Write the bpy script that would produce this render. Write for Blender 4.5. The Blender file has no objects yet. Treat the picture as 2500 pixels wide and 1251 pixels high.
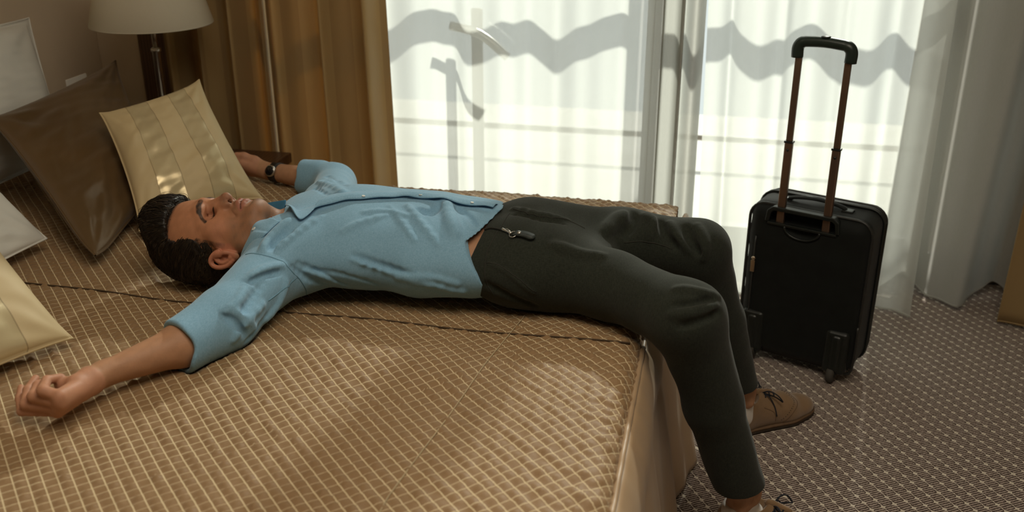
import bpy, bmesh, math, random
import numpy as np
from mathutils import Vector, Matrix, Quaternion

random.seed(7)
RNG = np.random.default_rng(11)
scene = bpy.context.scene
COL = scene.collection

# ------------------------------------------------------------------ camera
cam_data = bpy.data.cameras.new('camera')
cam_data.sensor_width = 36.0
cam_data.lens = 36.0 * 2400.0 / 2500.0
cam_data.clip_start = 0.05
cam_data.clip_end = 200
camera = bpy.data.objects.new('camera', cam_data)
COL.objects.link(camera)
camera.location = (0.0, 0.0, 1.45)
camera.rotation_euler = (math.radians(90 - 23.0), 0.0, math.radians(12.0))
cam_data.dof.use_dof = True
cam_data.dof.focus_distance = 2.22
cam_data.dof.aperture_fstop = 3.2
scene.camera = camera

# ------------------------------------------------------------------ world, sun, added fill light
world = bpy.data.worlds.new('sky')
scene.world = world
world.use_nodes = True
wn = world.node_tree.nodes
wn['Background'].inputs['Color'].default_value = (0.93, 0.97, 0.96, 1)
wn['Background'].inputs['Strength'].default_value = 0.85

sun_data = bpy.data.lights.new('sun', 'SUN')
sun_data.energy = 5.6
sun_data.angle = math.radians(1.8)
sun_data.color = (1.0, 0.95, 0.84)
sun = bpy.data.objects.new('sun', sun_data)
COL.objects.link(sun)
sun.location = (2, 12, 8)
sun.rotation_euler = Vector((0.16, 1.0, 0.62)).to_track_quat('Z', 'Y').to_euler()

# added warm fill light below the ceiling, out of view
fill_light_data = bpy.data.lights.new('added_fill_light', 'AREA')
fill_light_data.energy = 23.0
fill_light_data.color = (1.0, 0.88, 0.70)
fill_light_data.shape = 'RECTANGLE'
fill_light_data.size = 1.6
fill_light_data.size_y = 1.2
fill_light = bpy.data.objects.new('added_fill_light', fill_light_data)
COL.objects.link(fill_light)
fill_light.location = (0.0, 0.9, 2.53)

scene.view_settings.view_transform = 'Standard'
scene.view_settings.look = 'None'
scene.view_settings.gamma = 1.0
scene.view_settings.use_curve_mapping = False
scene.view_settings.exposure = 0.30
scene.cycles.use_denoising = True
scene.cycles.max_bounces = 10
scene.cycles.diffuse_bounces = 5
scene.cycles.transmission_bounces = 8
scene.cycles.transparent_max_bounces = 24
scene.cycles.sample_clamp_indirect = 6.0
scene.cycles.caustics_reflective = False
scene.cycles.caustics_refractive = False

# ------------------------------------------------------------------ materials
MATS = {}


class NT:
    """small helper for building node trees"""
    def __init__(self, m):
        self.t = m.node_tree
        self.n = self.t.nodes
        self.bsdf = self.n.get('Principled BSDF')
        self.out = self.n.get('Material Output')

    def new(self, kind, **kw):
        nd = self.n.new(kind)
        for k, v in kw.items():
            setattr(nd, k, v)
        return nd

    def link(self, a, b):
        self.t.links.new(a, b)

    def math(self, op, a, b=None, c=None):
        nd = self.n.new('ShaderNodeMath')
        nd.operation = op
        for i, v in enumerate((a, b, c)):
            if v is None:
                continue
            if isinstance(v, (int, float)):
                nd.inputs[i].default_value = v
            else:
                self.link(v, nd.inputs[i])
        return nd.outputs[0]

    def mix(self, fac, a, b):
        nd = self.n.new('ShaderNodeMix')
        nd.data_type = 'RGBA'
        for i, v in ((0, fac), (6, a), (7, b)):
            if isinstance(v, (int, float)):
                nd.inputs[i].default_value = v
            elif isinstance(v, (tuple, list)):
                nd.inputs[i].default_value = tuple(v)[:3] + (1,)
            else:
                self.link(v, nd.inputs[i])
        return nd.outputs[2]

    def ramp(self, fac, stops):
        nd = self.n.new('ShaderNodeValToRGB')
        el = nd.color_ramp.elements
        el[0].position, el[0].color = stops[0][0], tuple(stops[0][1]) + (1,)
        el[1].position, el[1].color = stops[-1][0], tuple(stops[-1][1]) + (1,)
        for p, c in stops[1:-1]:
            e = el.new(p)
            e.color = tuple(c) + (1,)
        self.link(fac, nd.inputs[0])
        return nd.outputs[0]

    def noise(self, vec, scale, detail=3, rough=0.5):
        nd = self.n.new('ShaderNodeTexNoise')
        nd.inputs['Scale'].default_value = scale
        nd.inputs['Detail'].default_value = detail
        nd.inputs['Roughness'].default_value = rough
        if vec is not None:
            self.link(vec, nd.inputs['Vector'])
        return nd.outputs[0]

    def coord(self, which='Object'):
        return self.n.new('ShaderNodeTexCoord').outputs[which]

    def xyz(self, vec):
        nd = self.n.new('ShaderNodeSeparateXYZ')
        self.link(vec, nd.inputs[0])
        return nd.outputs

    def mapping(self, vec, rot=(0, 0, 0), scale=(1, 1, 1), loc=(0, 0, 0)):
        nd = self.n.new('ShaderNodeMapping')
        nd.inputs['Rotation'].default_value = rot
        nd.inputs['Scale'].default_value = scale
        nd.inputs['Location'].default_value = loc
        self.link(vec, nd.inputs['Vector'])
        return nd.outputs[0]

    def bump(self, height, strength=0.3, dist=0.002):
        nd = self.n.new('ShaderNodeBump')
        nd.inputs['Strength'].default_value = strength
        nd.inputs['Distance'].default_value = dist
        self.link(height, nd.inputs['Height'])
        self.link(nd.outputs[0], self.bsdf.inputs['Normal'])


def mat(name, color, rough=0.6, metal=0.0, spec=0.5, sheen=0.0, vary=0.0, vscale=8.0, bump=0.0, bscale=60.0, bdist=0.002, coat=0.0, aniso=0.0, sub=0.0):
    m = bpy.data.materials.new(name)
    m.use_nodes = True
    nt = NT(m)
    b = nt.bsdf.inputs
    b['Base Color'].default_value = tuple(color) + (1,)
    b['Roughness'].default_value = rough
    b['Metallic'].default_value = metal
    b['Specular IOR Level'].default_value = spec
    b['Sheen Weight'].default_value = sheen
    b['Coat Weight'].default_value = coat
    b['Anisotropic'].default_value = aniso
    if sub:
        b['Subsurface Weight'].default_value = sub
        b['Subsurface Radius'].default_value = (0.012, 0.004, 0.002)
        b['Subsurface Scale'].default_value = 0.5
    vec = nt.coord('Object')
    if vary:
        f = nt.noise(vec, vscale, 4)
        lo = tuple(c * (1 - vary) for c in color)
        hi = tuple(min(1, c * (1 + vary)) for c in color)
        nt.link(nt.ramp(f, [(0.3, lo), (0.7, hi)]), b['Base Color'])
    if bump:
        nt.bump(nt.noise(vec, bscale, 3), bump, bdist)
    MATS[name] = m
    return m


# ------------------------------------------------------------------ object helpers
def link(o, parent=None):
    COL.objects.link(o)
    if parent is not None:
        o.parent = parent
    return o


def tag(o, label=None, cat=None, group=None, kind=None):
    if label:
        o['label'] = label
    if cat:
        o['category'] = cat
    if group:
        o['group'] = group
    if kind:
        o['kind'] = kind
    return o


def thing(name, loc, label, cat, group=None):
    o = bpy.data.objects.new(name, None)
    o.empty_display_size = 0.05
    o.location = loc
    COL.objects.link(o)
    return tag(o, label, cat, group)


def part_loc(o, parent):
    """children are modelled in world coordinates; undo the parent's position"""
    if parent is not None:
        o.parent = parent
        loc = Vector((0, 0, 0))
        p = parent
        while p is not None:
            loc += p.location
            p = p.parent
        o.location = -loc


def mesh_np(name, V, F, material, parent=None, smooth=True, colors=None, uv=None):
    """V (n,3); F (m,k) int array with k = 3 or 4"""
    V = np.asarray(V, np.float32)
    F = np.asarray(F, np.int32)
    k = F.shape[1]
    me = bpy.data.meshes.new(name)
    me.vertices.add(len(V))
    me.vertices.foreach_set('co', V.ravel())
    me.loops.add(F.size)
    me.loops.foreach_set('vertex_index', F.ravel())
    me.polygons.add(len(F))
    me.polygons.foreach_set('loop_start', np.arange(0, F.size, k, dtype=np.int32))
    me.update(calc_edges=True)
    if smooth:
        me.polygons.foreach_set('use_smooth', np.ones(len(F), bool))
    if colors is not None:
        at = me.attributes.new('tint', 'FLOAT_COLOR', 'POINT')
        c = np.ones((len(V), 4), np.float32)
        c[:, :colors.shape[1]] = colors
        at.data.foreach_set('color', c.ravel())
    if uv is not None:
        l = me.uv_layers.new(name='UVMap')
        l.data.foreach_set('uv', np.asarray(uv, np.float32)[F.ravel()].ravel())
    me.validate()
    o = bpy.data.objects.new(name, me)
    me.materials.append(MATS[material] if isinstance(material, str) else material)
    COL.objects.link(o)
    part_loc(o, parent)
    return o


def obj(name, bm, material, parent=None, smooth=False, bevel=0.0, segs=2, subsurf=0):
    bmesh.ops.recalc_face_normals(bm, faces=bm.faces[:])
    me = bpy.data.meshes.new(name)
    bm.to_mesh(me)
    bm.free()
    if smooth:
        for p in me.polygons:
            p.use_smooth = True
    o = bpy.data.objects.new(name, me)
    me.materials.append(MATS[material] if isinstance(material, str) else material)
    COL.objects.link(o)
    part_loc(o, parent)
    if bevel:
        md = o.modifiers.new('bevel', 'BEVEL')
        md.width = bevel
        md.segments = segs
        md.limit_method = 'ANGLE'
    if subsurf:
        md = o.modifiers.new('subsurf', 'SUBSURF')
        md.levels = md.render_levels = subsurf
    return o


def add_box(bm, lo, hi, rot=None, pivot=None):
    lo, hi = Vector(lo), Vector(hi)
    c = (lo + hi) / 2
    r = bmesh.ops.create_cube(bm, size=1.0)
    s = hi - lo
    M = Matrix.Translation(c) @ Matrix.Diagonal((s.x, s.y, s.z, 1))
    if rot is not None:
        pv = Vector(pivot) if pivot is not None else c
        M = Matrix.Translation(pv) @ rot.to_4x4() @ Matrix.Translation(-pv) @ M
    bmesh.ops.transform(bm, matrix=M, verts=r['verts'])
    return r['verts']


def frames(pts):
    """parallel-transport frames along a polyline"""
    pts = [Vector(p) for p in pts]
    n = len(pts)
    T = []
    for i in range(n):
        a = pts[max(0, i - 1)]
        b = pts[min(n - 1, i + 1)]
        T.append((b - a).normalized())
    up = Vector((0, 0, 1))
    if abs(T[0].dot(up)) > 0.9:
        up = Vector((1, 0, 0))
    u = (up - T[0] * up.dot(T[0])).normalized()
    out = []
    for i in range(n):
        u = (u - T[i] * u.dot(T[i])).normalized()
        out.append((pts[i], T[i], u, T[i].cross(u)))
    return out


def add_tube(bm, pts, rad, seg=10, cap=True, flat=None):
    """sweep a circle (or an ellipse, flat = (su, sv)) along pts; rad is a number or a list"""
    fr = frames(pts)
    n = len(fr)
    if isinstance(rad, (int, float)):
        rad = [rad] * n
    su, sv = flat or (1, 1)
    rings = []
    for (p, t, u, v), r in zip(fr, rad):
        ring = []
        for k in range(seg):
            a = 2 * math.pi * k / seg
            ring.append(bm.verts.new(p + u * (math.cos(a) * r * su) + v * (math.sin(a) * r * sv)))
        rings.append(ring)
    for i in range(n - 1):
        for k in range(seg):
            bm.faces.new((rings[i][k], rings[i][(k + 1) % seg], rings[i + 1][(k + 1) % seg], rings[i + 1][k]))
    if cap:
        bm.faces.new(rings[0][::-1])
        bm.faces.new(rings[-1])
    return rings


def add_lathe(bm, prof, center, axis=(0, 0, 1), seg=32, cap=True):
    """revolve (radius, height) pairs around axis through center"""
    ax = Vector(axis).normalized()
    q = Vector((0, 0, 1)).rotation_difference(ax)
    c = Vector(center)
    rings = []
    for r, z in prof:
        rings.append([bm.verts.new(c + q @ Vector((r * math.cos(2 * math.pi * k / seg), r * math.sin(2 * math.pi * k / seg), z))) for k in range(seg)])
    for i in range(len(rings) - 1):
        for k in range(seg):
            bm.faces.new((rings[i][k], rings[i][(k + 1) % seg], rings[i + 1][(k + 1) % seg], rings[i + 1][k]))
    if cap:
        bm.faces.new(rings[0][::-1])
        bm.faces.new(rings[-1])


def smooth_path(pts, n=6):
    """Catmull-Rom resampling of a polyline"""
    P = [np.array(p, float) for p in pts]
    P = [2 * P[0] - P[1]] + P + [2 * P[-1] - P[-2]]
    out = []
    for i in range(1, len(P) - 2):
        for k in range(n):
            t = k / n
            out.append(0.5 * (2 * P[i] + (P[i + 1] - P[i - 1]) * t + (2 * P[i - 1] - 5 * P[i] + 4 * P[i + 1] - P[i + 2]) * t * t + (3 * P[i] - P[i - 1] - 3 * P[i + 1] + P[i + 2]) * t ** 3))
    out.append(P[-2])
    return [tuple(p) for p in out]


def grid_faces(nu, nv, wrap_u=False):
    """quads of a grid stored row by row (nv rows of nu)"""
    i = np.arange(nu if wrap_u else nu - 1)
    j = np.arange(nv - 1)
    I, Jn = np.meshgrid(i, j)
    I2 = (I + 1) % nu
    a = Jn * nu + I
    b = Jn * nu + I2
    c = (Jn + 1) * nu + I2
    d = (Jn + 1) * nu + I
    return np.stack([a, b, c, d], -1).reshape(-1, 4)


def vnoise(P, scale, seed=0, octaves=3):
    """cheap smooth value noise in [-1, 1] from sums of rotated sines"""
    r = np.random.default_rng(seed)
    P = np.asarray(P, float) * scale
    out = 0
    amp = 1.0
    tot = 0
    for o in range(octaves):
        for k in range(3):
            d = r.normal(size=P.shape[-1])
            d /= np.linalg.norm(d)
            out = out + amp * np.sin(P @ (d * 6.283 * 2 ** o * (0.7 + 0.6 * r.random())) + r.random() * 6.283)
        tot += amp * 1.7
        amp *= 0.5
    return out / tot

# ------------------------------------------------------------------ setting: materials
def carpet_material():
    m = mat('carpet', (0.2, 0.17, 0.15), rough=0.95, spec=0.1)
    nt = NT(m)
    v = nt.coord('Object')
    warp = nt.new('ShaderNodeTexNoise')
    warp.inputs['Scale'].default_value = 190
    warp.inputs['Detail'].default_value = 2
    nt.link(v, warp.inputs['Vector'])
    add = nt.new('ShaderNodeVectorMath', operation='MULTIPLY_ADD')
    nt.link(warp.outputs['Color'], add.inputs[0])
    add.inputs[1].default_value = (0.0045, 0.0045, 0)
    nt.link(v, add.inputs[2])
    r = nt.mapping(add.outputs[0], rot=(0, 0, math.radians(-31.5)))
    X, Y, Z = nt.xyz(r)          # X runs along the wales, Y along the light lines
    pu, pv = 0.0325, 0.0278
    fx = nt.math('FRACT', nt.math('DIVIDE', X, pu))
    fy = nt.math('FRACT', nt.math('DIVIDE', Y, pv))
    # distance to the light line (X = 0) and to the star at each lattice node
    dx = nt.math('MULTIPLY', nt.math('SUBTRACT', 0.5, nt.math('ABSOLUTE', nt.math('SUBTRACT', fx, 0.5))), pu)
    dy = nt.math('MULTIPLY', nt.math('SUBTRACT', 0.5, nt.math('ABSOLUTE', nt.math('SUBTRACT', fy, 0.5))), pv)
    line = nt.math('LESS_THAN', dx, 0.0008)
    star = nt.math('LESS_THAN', nt.math('ADD', nt.math('SQRT', dx), nt.math('SQRT', dy)), 0.105)
    blob = nt.math('LESS_THAN', nt.math('ADD', dx, dy), 0.0066)
    # dark wavy wales inside each cell: seven ribs, joined in hairpins at their ends
    rib = nt.math('SINE', nt.math('MULTIPLY', fy, 2 * math.pi * 2.0))
    ribs = nt.math('GREATER_THAN', nt.math('ABSOLUTE', rib), 0.72)
    turn = nt.math('LESS_THAN', nt.math('ABSOLUTE', nt.math('SUBTRACT', dx, 0.0038)), 0.0010)
    half = nt.math('GREATER_THAN', nt.math('SINE', nt.math('MULTIPLY', fy, 2 * math.pi * 1.0)), 0.0)
    dark = nt.math('MAXIMUM', ribs, nt.math('MULTIPLY', turn, half))
    light = nt.math('MAXIMUM', nt.math('MAXIMUM', line, star), blob)
    tone = nt.noise(v, 2.2, 3)
    thread = nt.noise(v, 420, 2)
    midc = nt.mix(tone, (0.47, 0.385, 0.335), (0.56, 0.465, 0.41))
    c = nt.mix(dark, midc, (0.085, 0.060, 0.052))
    c = nt.mix(light, c, (0.80, 0.72, 0.61))
    c = nt.mix(nt.math('MULTIPLY', thread, 0.55), c, nt.mix(0.45, c, (0.03, 0.024, 0.02)))
    nt.link(c, nt.bsdf.inputs['Base Color'])
    hgt = nt.math('ADD', nt.math('MULTIPLY', nt.math('SUBTRACT', 1.0, dark), 1.0), nt.math('MULTIPLY', thread, 0.8))
    nt.bump(hgt, 0.6, 0.003)


carpet_material()


def wall_material():
    m = mat('wallpaper', (0.74, 0.62, 0.47), rough=0.85, spec=0.2, vary=0.05, vscale=3, bump=0.15, bscale=180)


wall_material()
mat('plaster', (0.62, 0.56, 0.47), rough=0.9, bump=0.1, bscale=120)
mat('ceiling_paint', (0.75, 0.70, 0.62), rough=0.9, vary=0.02)
mat('frame_paint', (0.23, 0.20, 0.17), rough=0.45, vary=0.05, vscale=4)
mat('frame_dark', (0.04, 0.035, 0.028), rough=0.5, vary=0.1)
mat('balcony_stone', (0.72, 0.70, 0.66), rough=0.8, vary=0.06, vscale=5)
mat('facade', (0.80, 0.79, 0.75), rough=0.85, vary=0.04, vscale=2)
mat('steel', (0.62, 0.60, 0.56), rough=0.28, metal=1.0, vary=0.03)


def wood_material(name, dark, light, scale, rough):
    m = mat(name, dark, rough=rough, spec=0.45, coat=0.15)
    nt = NT(m)
    v = nt.mapping(nt.coord('Object'), scale=scale)
    w = nt.new('ShaderNodeTexWave', wave_type='BANDS', bands_direction='X')
    w.inputs['Scale'].default_value = 3.0
    w.inputs['Distortion'].default_value = 5.0
    w.inputs['Detail'].default_value = 3.0
    nt.link(v, w.inputs['Vector'])
    nt.link(nt.ramp(w.outputs[0], [(0.1, dark), (0.9, light)]), nt.bsdf.inputs['Base Color'])


wood_material('wood_dark', (0.045, 0.018, 0.009), (0.10, 0.042, 0.02), (8, 8, 1.2), 0.35)
wood_material('wood_trim', (0.075, 0.035, 0.014), (0.13, 0.065, 0.028), (9, 9, 1.0), 0.4)


def glass_material():
    m = bpy.data.materials.new('window_glass')
    m.use_nodes = True
    nt = NT(m)
    nt.n.remove(nt.bsdf)
    tr = nt.new('ShaderNodeBsdfTransparent')
    tr.inputs[0].default_value = (0.93, 0.96, 0.95, 1)
    gl = nt.new('ShaderNodeBsdfGlossy')
    gl.inputs['Roughness'].default_value = 0.02
    mx = nt.new('ShaderNodeMixShader')
    mx.inputs[0].default_value = 0.06
    nt.link(tr.outputs[0], mx.inputs[1])
    nt.link(gl.outputs[0], mx.inputs[2])
    nt.link(mx.outputs[0], nt.out.inputs['Surface'])
    MATS['window_glass'] = m


glass_material()


def sheer_material(name, col, trans, open_):
    """voile: part of the light passes straight between the threads, part is scattered through"""
    m = bpy.data.materials.new(name)
    m.use_nodes = True
    nt = NT(m)
    nt.n.remove(nt.bsdf)
    v = nt.coord('Object')
    d = nt.new('ShaderNodeBsdfDiffuse')
    t = nt.new('ShaderNodeBsdfTranslucent')
    weave = nt.noise(nt.mapping(v, scale=(520, 520, 60)), 1.0, 2)
    c = nt.mix(weave, tuple(x * 0.86 for x in col), col)
    nt.link(c, d.inputs[0])
    nt.link(c, t.inputs[0])
    a = nt.new('ShaderNodeMixShader')
    a.inputs[0].default_value = trans
    nt.link(d.outputs[0], a.inputs[1])
    nt.link(t.outputs[0], a.inputs[2])
    tr = nt.new('ShaderNodeBsdfTransparent')
    b = nt.new('ShaderNodeMixShader')
    f = nt.math('MULTIPLY', nt.math('ADD', nt.math('MULTIPLY', weave, 0.5), 0.75), open_)
    nt.link(f, b.inputs[0])
    nt.link(a.outputs[0], b.inputs[1])
    nt.link(tr.outputs[0], b.inputs[2])
    nt.link(b.outputs[0], nt.out.inputs['Surface'])
    MATS[name] = m


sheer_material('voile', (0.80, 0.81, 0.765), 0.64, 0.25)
sheer_material('voile_dense_shaded', (0.62, 0.62, 0.58), 0.50, 0.06)  # denser, greyer voile; the shade of unsunlit folds is in its colour


def drape_material():
    """striped satin: alternating dull and glossy bands along the length of the curtain"""
    m = mat('drape_satin', (0.40, 0.27, 0.11), rough=0.45, spec=0.5, sheen=0.1)
    nt = NT(m)
    uv = nt.coord('UV')
    U, V, _ = nt.xyz(uv)
    band = nt.math('GREATER_THAN', nt.math('FRACT', nt.math('DIVIDE', U, 0.16)), 0.5)
    ns = nt.noise(nt.mapping(uv, scale=(6, 1.2, 1)), 4.0, 3)
    c1 = nt.mix(ns, (0.36, 0.25, 0.112), (0.44, 0.315, 0.150))
    c2 = nt.mix(ns, (0.45, 0.32, 0.145), (0.56, 0.41, 0.20))
    nt.link(nt.mix(band, c1, c2), nt.bsdf.inputs['Base Color'])
    nt.link(nt.math('SUBTRACT', 0.62, nt.math('MULTIPLY', band, 0.26)), nt.bsdf.inputs['Roughness'])
    nt.bsdf.inputs['Transmission Weight'].default_value = 0.0
    # a little daylight glows through the cloth
    t = nt.new('ShaderNodeBsdfTranslucent')
    t.inputs[0].default_value = (0.55, 0.33, 0.10, 1)
    mx = nt.new('ShaderNodeMixShader')
    mx.inputs[0].default_value = 0.26
    nt.link(nt.bsdf.outputs[0], mx.inputs[1])
    nt.link(t.outputs[0], mx.inputs[2])
    nt.link(mx.outputs[0], nt.out.inputs['Surface'])


drape_material()

# ------------------------------------------------------------------ setting: room shell
YW = 3.46        # inner face of the window wall
XL = -2.22       # inner face of the wall behind the bed head
CEIL = 2.62


def struct(name, material, boxes, parent=None, bevel=0.0):
    bm = bmesh.new()
    for b in boxes:
        add_box(bm, b[:3], b[3:])
    o = obj(name, bm, material, parent, bevel=bevel)
    if parent is None:
        o['kind'] = 'structure'
    return o


def make_floor():
    n = 2
    bm = bmesh.new()
    add_box(bm, (XL - 0.1, -2.2, -0.06), (2.6, YW + 0.12, 0.0))
    o = obj('floor', bm, 'carpet')
    o['kind'] = 'structure'
    return o


floor = make_floor()
struct('wall_left', 'wallpaper', [(XL - 0.1, -2.2, 0, XL, YW + 0.1, CEIL)])
struct('wall_right', 'plaster', [(2.5, -2.2, 0, 2.6, YW + 0.1, CEIL)])
struct('wall_rear', 'plaster', [(XL, -2.2, 0, 2.5, -2.1, CEIL)])
struct('ceiling', 'ceiling_paint', [(XL - 0.1, -2.2, CEIL, 2.6, YW + 0.1, CEIL + 0.08)])
# window wall: pier on each side of the glazed doors, lintel above
struct('wall_window', 'plaster', [(XL, YW, 0, -1.62, YW + 0.12, CEIL), (0.80, YW, 0, 2.5, YW + 0.12, CEIL), (-1.62, YW, 2.30, 0.80, YW + 0.12, CEIL)])
struct('trim_1', 'wood_trim', [(-2.04, 3.17, 0, -1.89, 3.30, CEIL)], bevel=0.006)
struct('trim_2', 'wallpaper', [(XL, 3.20, 0, -2.045, YW, CEIL)], bevel=0.004)
struct('baseboard_window', 'frame_dark', [(0.62, YW - 0.022, 0, 2.5, YW - 0.001, 0.10)], bevel=0.004)


def glazed_door(name, x0, x1, stile, mids):
    """balcony door: stiles, top and bottom rail, mid rail, two panes and a lever handle"""
    root = thing(name, ((x0 + x1) / 2, YW + 0.04, 0.0), None, None)
    root['kind'] = 'structure'
    y0, y1 = YW + 0.02, YW + 0.075
    zt = 2.28
    for a in (x0, x1 - stile):
        struct('stile', 'frame_paint', [(a, y0, 0.0, a + stile, y1, zt)], root, 0.004)
    struct('bottom_rail', 'frame_paint', [(x0 + stile, y0, 0.02, x1 - stile, y1, 0.13)], root, 0.004)
    struct('top_rail', 'frame_paint', [(x0 + stile, y0, zt - 0.09, x1 - stile, y1, zt)], root, 0.004)
    struct('middle_rail', 'frame_paint', [(x0 + stile, y0, 0.985, x1 - stile, y1, 1.065)], root, 0.004)
    struct('threshold', 'frame_dark', [(x0, YW - 0.03, 0.0, x1, YW + 0.018, 0.045)], root, 0.004)
    for mx in mids:
        struct('glazing_bar', 'frame_paint', [(mx, y0 + 0.01, 0.13, mx + 0.032, y1 - 0.01, 0.985)], root, 0.003)
    for za, zb in ((0.13, 0.985), (1.065, zt - 0.09)):
        struct('pane', 'window_glass', [(x0 + stile, YW + 0.045, za, x1 - stile, YW + 0.051, zb)], root)
    return root


door_1 = glazed_door('door_1', -1.60, -0.21, 0.05, [])
door_2 = glazed_door('door_2', -0.20, 0.78, 0.06, [])


def lever_handle(door, x, z):
    bm = bmesh.new()
    add_box(bm, (x - 0.020, YW - 0.006, z - 0.62), (x + 0.020, YW + 0.018, z + 0.085))
    plate = obj('handle_plate', bm, 'frame_paint', door, bevel=0.006, segs=3)
    bm = bmesh.new()
    add_tube(bm, [(x, YW, z), (x, YW - 0.045, z)], 0.011, 12)
    add_tube(bm, smooth_path([(x - 0.085, YW - 0.047, z + 0.030), (x, YW - 0.048, z + 0.012), (x + 0.06, YW - 0.05, z - 0.020), (x + 0.125, YW - 0.05, z - 0.075)], 5), 0.0165, 10)
    obj('lever', bm, 'steel', plate, smooth=True)


lever_handle(door_1, -0.865, 0.81)

# balcony outside
struct('ground_balcony', 'balcony_stone', [(-4.5, YW + 0.13, -0.12, 4.5, YW + 2.2, -0.02)])
rail_root = thing('balcony_railing', (0, YW + 1.3, -0.02), 'pale steel balcony railing outside the glazed doors', 'railing')
bm = bmesh.new()
add_tube(bm, [(-3.6, YW + 1.3, 0.98), (3.2, YW + 1.3, 0.98)], 0.022, 12)
obj('handrail', bm, 'frame_paint', rail_root, smooth=True)
bm = bmesh.new()
add_tube(bm, [(-3.6, YW + 1.3, 0.10), (3.2, YW + 1.3, 0.10)], 0.015, 10)
obj('lower_rail', bm, 'frame_paint', rail_root, smooth=True)
for k in range(5):
    bm = bmesh.new()
    x = -3.4 + k * 1.6
    add_tube(bm, [(x, YW + 1.3, -0.02), (x, YW + 1.3, 0.98)], 0.017, 10)
    obj('post', bm, 'frame_paint', rail_root, smooth=True)

# ------------------------------------------------------------------ curtains
def curtain(name, material, fn, nx, z0, z1, nz, label, group=None, hem=None, thick=0.0):
    """fn(s, h) -> (x, y, z offset); s in 0..1 across, h in 0..1 from hem to top"""
    s = np.linspace(0, 1, nx)
    hgt = np.linspace(0, 1, nz) ** 1.3
    S, Hh = np.meshgrid(s, hgt)
    X, Y, dZ = fn(S, Hh)
    Z = z0 + (z1 - z0) * Hh + dZ
    V = np.stack([X, Y, Z], -1).reshape(-1, 3)
    row = np.stack([X[0], Y[0]], -1)
    L = np.concatenate([[0], np.cumsum(np.linalg.norm(np.diff(row, axis=0), axis=1))])
    U = np.broadcast_to(L, X.shape)
    uv = np.stack([U, Z], -1).reshape(-1, 2)
    root = thing(name, (float(X.mean()), float(Y.mean()), 0.0), label, 'curtain', group)
    o = mesh_np('cloth', V, grid_faces(nx, nz), material, root, uv=uv)
    if thick:
        md = o.modifiers.new('solidify', 'SOLIDIFY')
        md.thickness = thick
        md.offset = 0
    # stitched hem along the lower edge
    hv = np.stack([X[0], Y[0] - 0.001, Z[0] + 0.004], -1)
    hm = bmesh.new()
    step = max(1, nx // 160)
    add_tube(hm, [tuple(p) for p in hv[::step]], 0.0035, 5)
    obj('hem', hm, material, root, smooth=True)
    return root


def folds(S, spec):
    """sum of (frequency, amplitude, phase) sines, sharpened a little"""
    y = 0
    for f, a, p in spec:
        w = np.sin(2 * np.pi * (f * S + p))
        y = y + a * w
    return y


def sheer_a(S, H):
    x = -1.30 + 1.085 * S
    y = 3.215 + folds(S, [(3.6, 0.040, 0.12), (7.7, 0.012, 0.3), (1.7, 0.022, 0.7), (13.3, 0.0045, 0.1)]) * (0.95 - 0.15 * H) - 0.02 * (1 - H)
    return x, y, 0 * S


def sheer_bunch(S, H):
    x = -0.215 + 0.138 * S + 0.014 * np.sin(2 * np.pi * 2.4 * S) + 0.02 * (1 - H) * S
    y = 3.17 + folds(S, [(3.1, 0.040, 0.1), (6.3, 0.012, 0.4)]) - 0.02 * (1 - H)
    return x, y, 0 * S


def sheer_c(S, H):
    low = (1 - H) ** 1.5
    x = -0.078 + 0.718 * S + low * (0.055 - 0.035 * S) + 0.012 * np.sin(2 * np.pi * 4.3 * S)
    y = 3.20 + folds(S, [(2.7, 0.034, 0.05), (5.9, 0.010, 0.55), (10.7, 0.004, 0.2)]) * (1 + 0.3 * low) - 0.075 * low * S ** 2
    return x, y, 0 * S


def sheer_d(S, H):
    low = (1 - H) ** 1.5
    x = 0.60 + 0.62 * S - low * (0.02 + 0.10 * S)
    y = 3.275 + 0.075 * np.cos(2 * np.pi * 1.75 * (S - 0.18)) + 0.016 * np.sin(2 * np.pi * 5.2 * S + 1)
    return x, y, 0.03 * low * np.clip(np.cos(2 * np.pi * 1.75 * (S - 0.18)), 0, 1)


curtain('sheer_curtain', 'voile', sheer_a, 300, 0.012, 2.50, 24, 'sunlit white sheer curtain hanging behind the bed, beside the gold drape', 'sheer curtains')
curtain('sheer_curtain', 'voile_dense_shaded', sheer_bunch, 90, 0.012, 2.50, 24, 'narrow grey bunch of gathered sheer at the middle of the window', 'sheer curtains')
curtain('sheer_curtain', 'voile', sheer_c, 220, 0.012, 2.50, 24, 'wide white sheer curtain hanging directly behind the suitcase', 'sheer curtains')
curtain('sheer_curtain', 'voile_dense_shaded', sheer_d, 200, 0.015, 2.50, 24, 'shaded grey sheer curtain with deep folds, far right beside the brown drape', 'sheer curtains')


def drape_front(S, H):
    x = -1.50 + 0.440 * S ** 0.92 + 0.010 * np.sin(2 * np.pi * 3 * S) - 0.045 * H * S
    y = 3.065 + folds(S, [(2.6, 0.052, 0.42), (5.3, 0.016, 0.2)]) * (1 - 0.15 * H) + 0.03 * S
    return x, y, 0 * S


def drape_back(S, H):
    x = -1.93 + 0.47 * S + 0.012 * np.sin(2 * np.pi * 4 * S)
    y = 3.13 + folds(S, [(4.2, 0.046, 0.1), (8.1, 0.014, 0.35)]) * (1 - 0.2 * H)
    return x, y, 0 * S


def drape_right(S, H):
    x = 0.942 + 0.58 * S + 0.03 * H + 0.008 * np.sin(2 * np.pi * 3 * S)
    y = 3.075 + folds(S, [(2.4, 0.034, 0.15), (5.0, 0.008, 0.4)])
    return x, y, 0 * S


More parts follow.
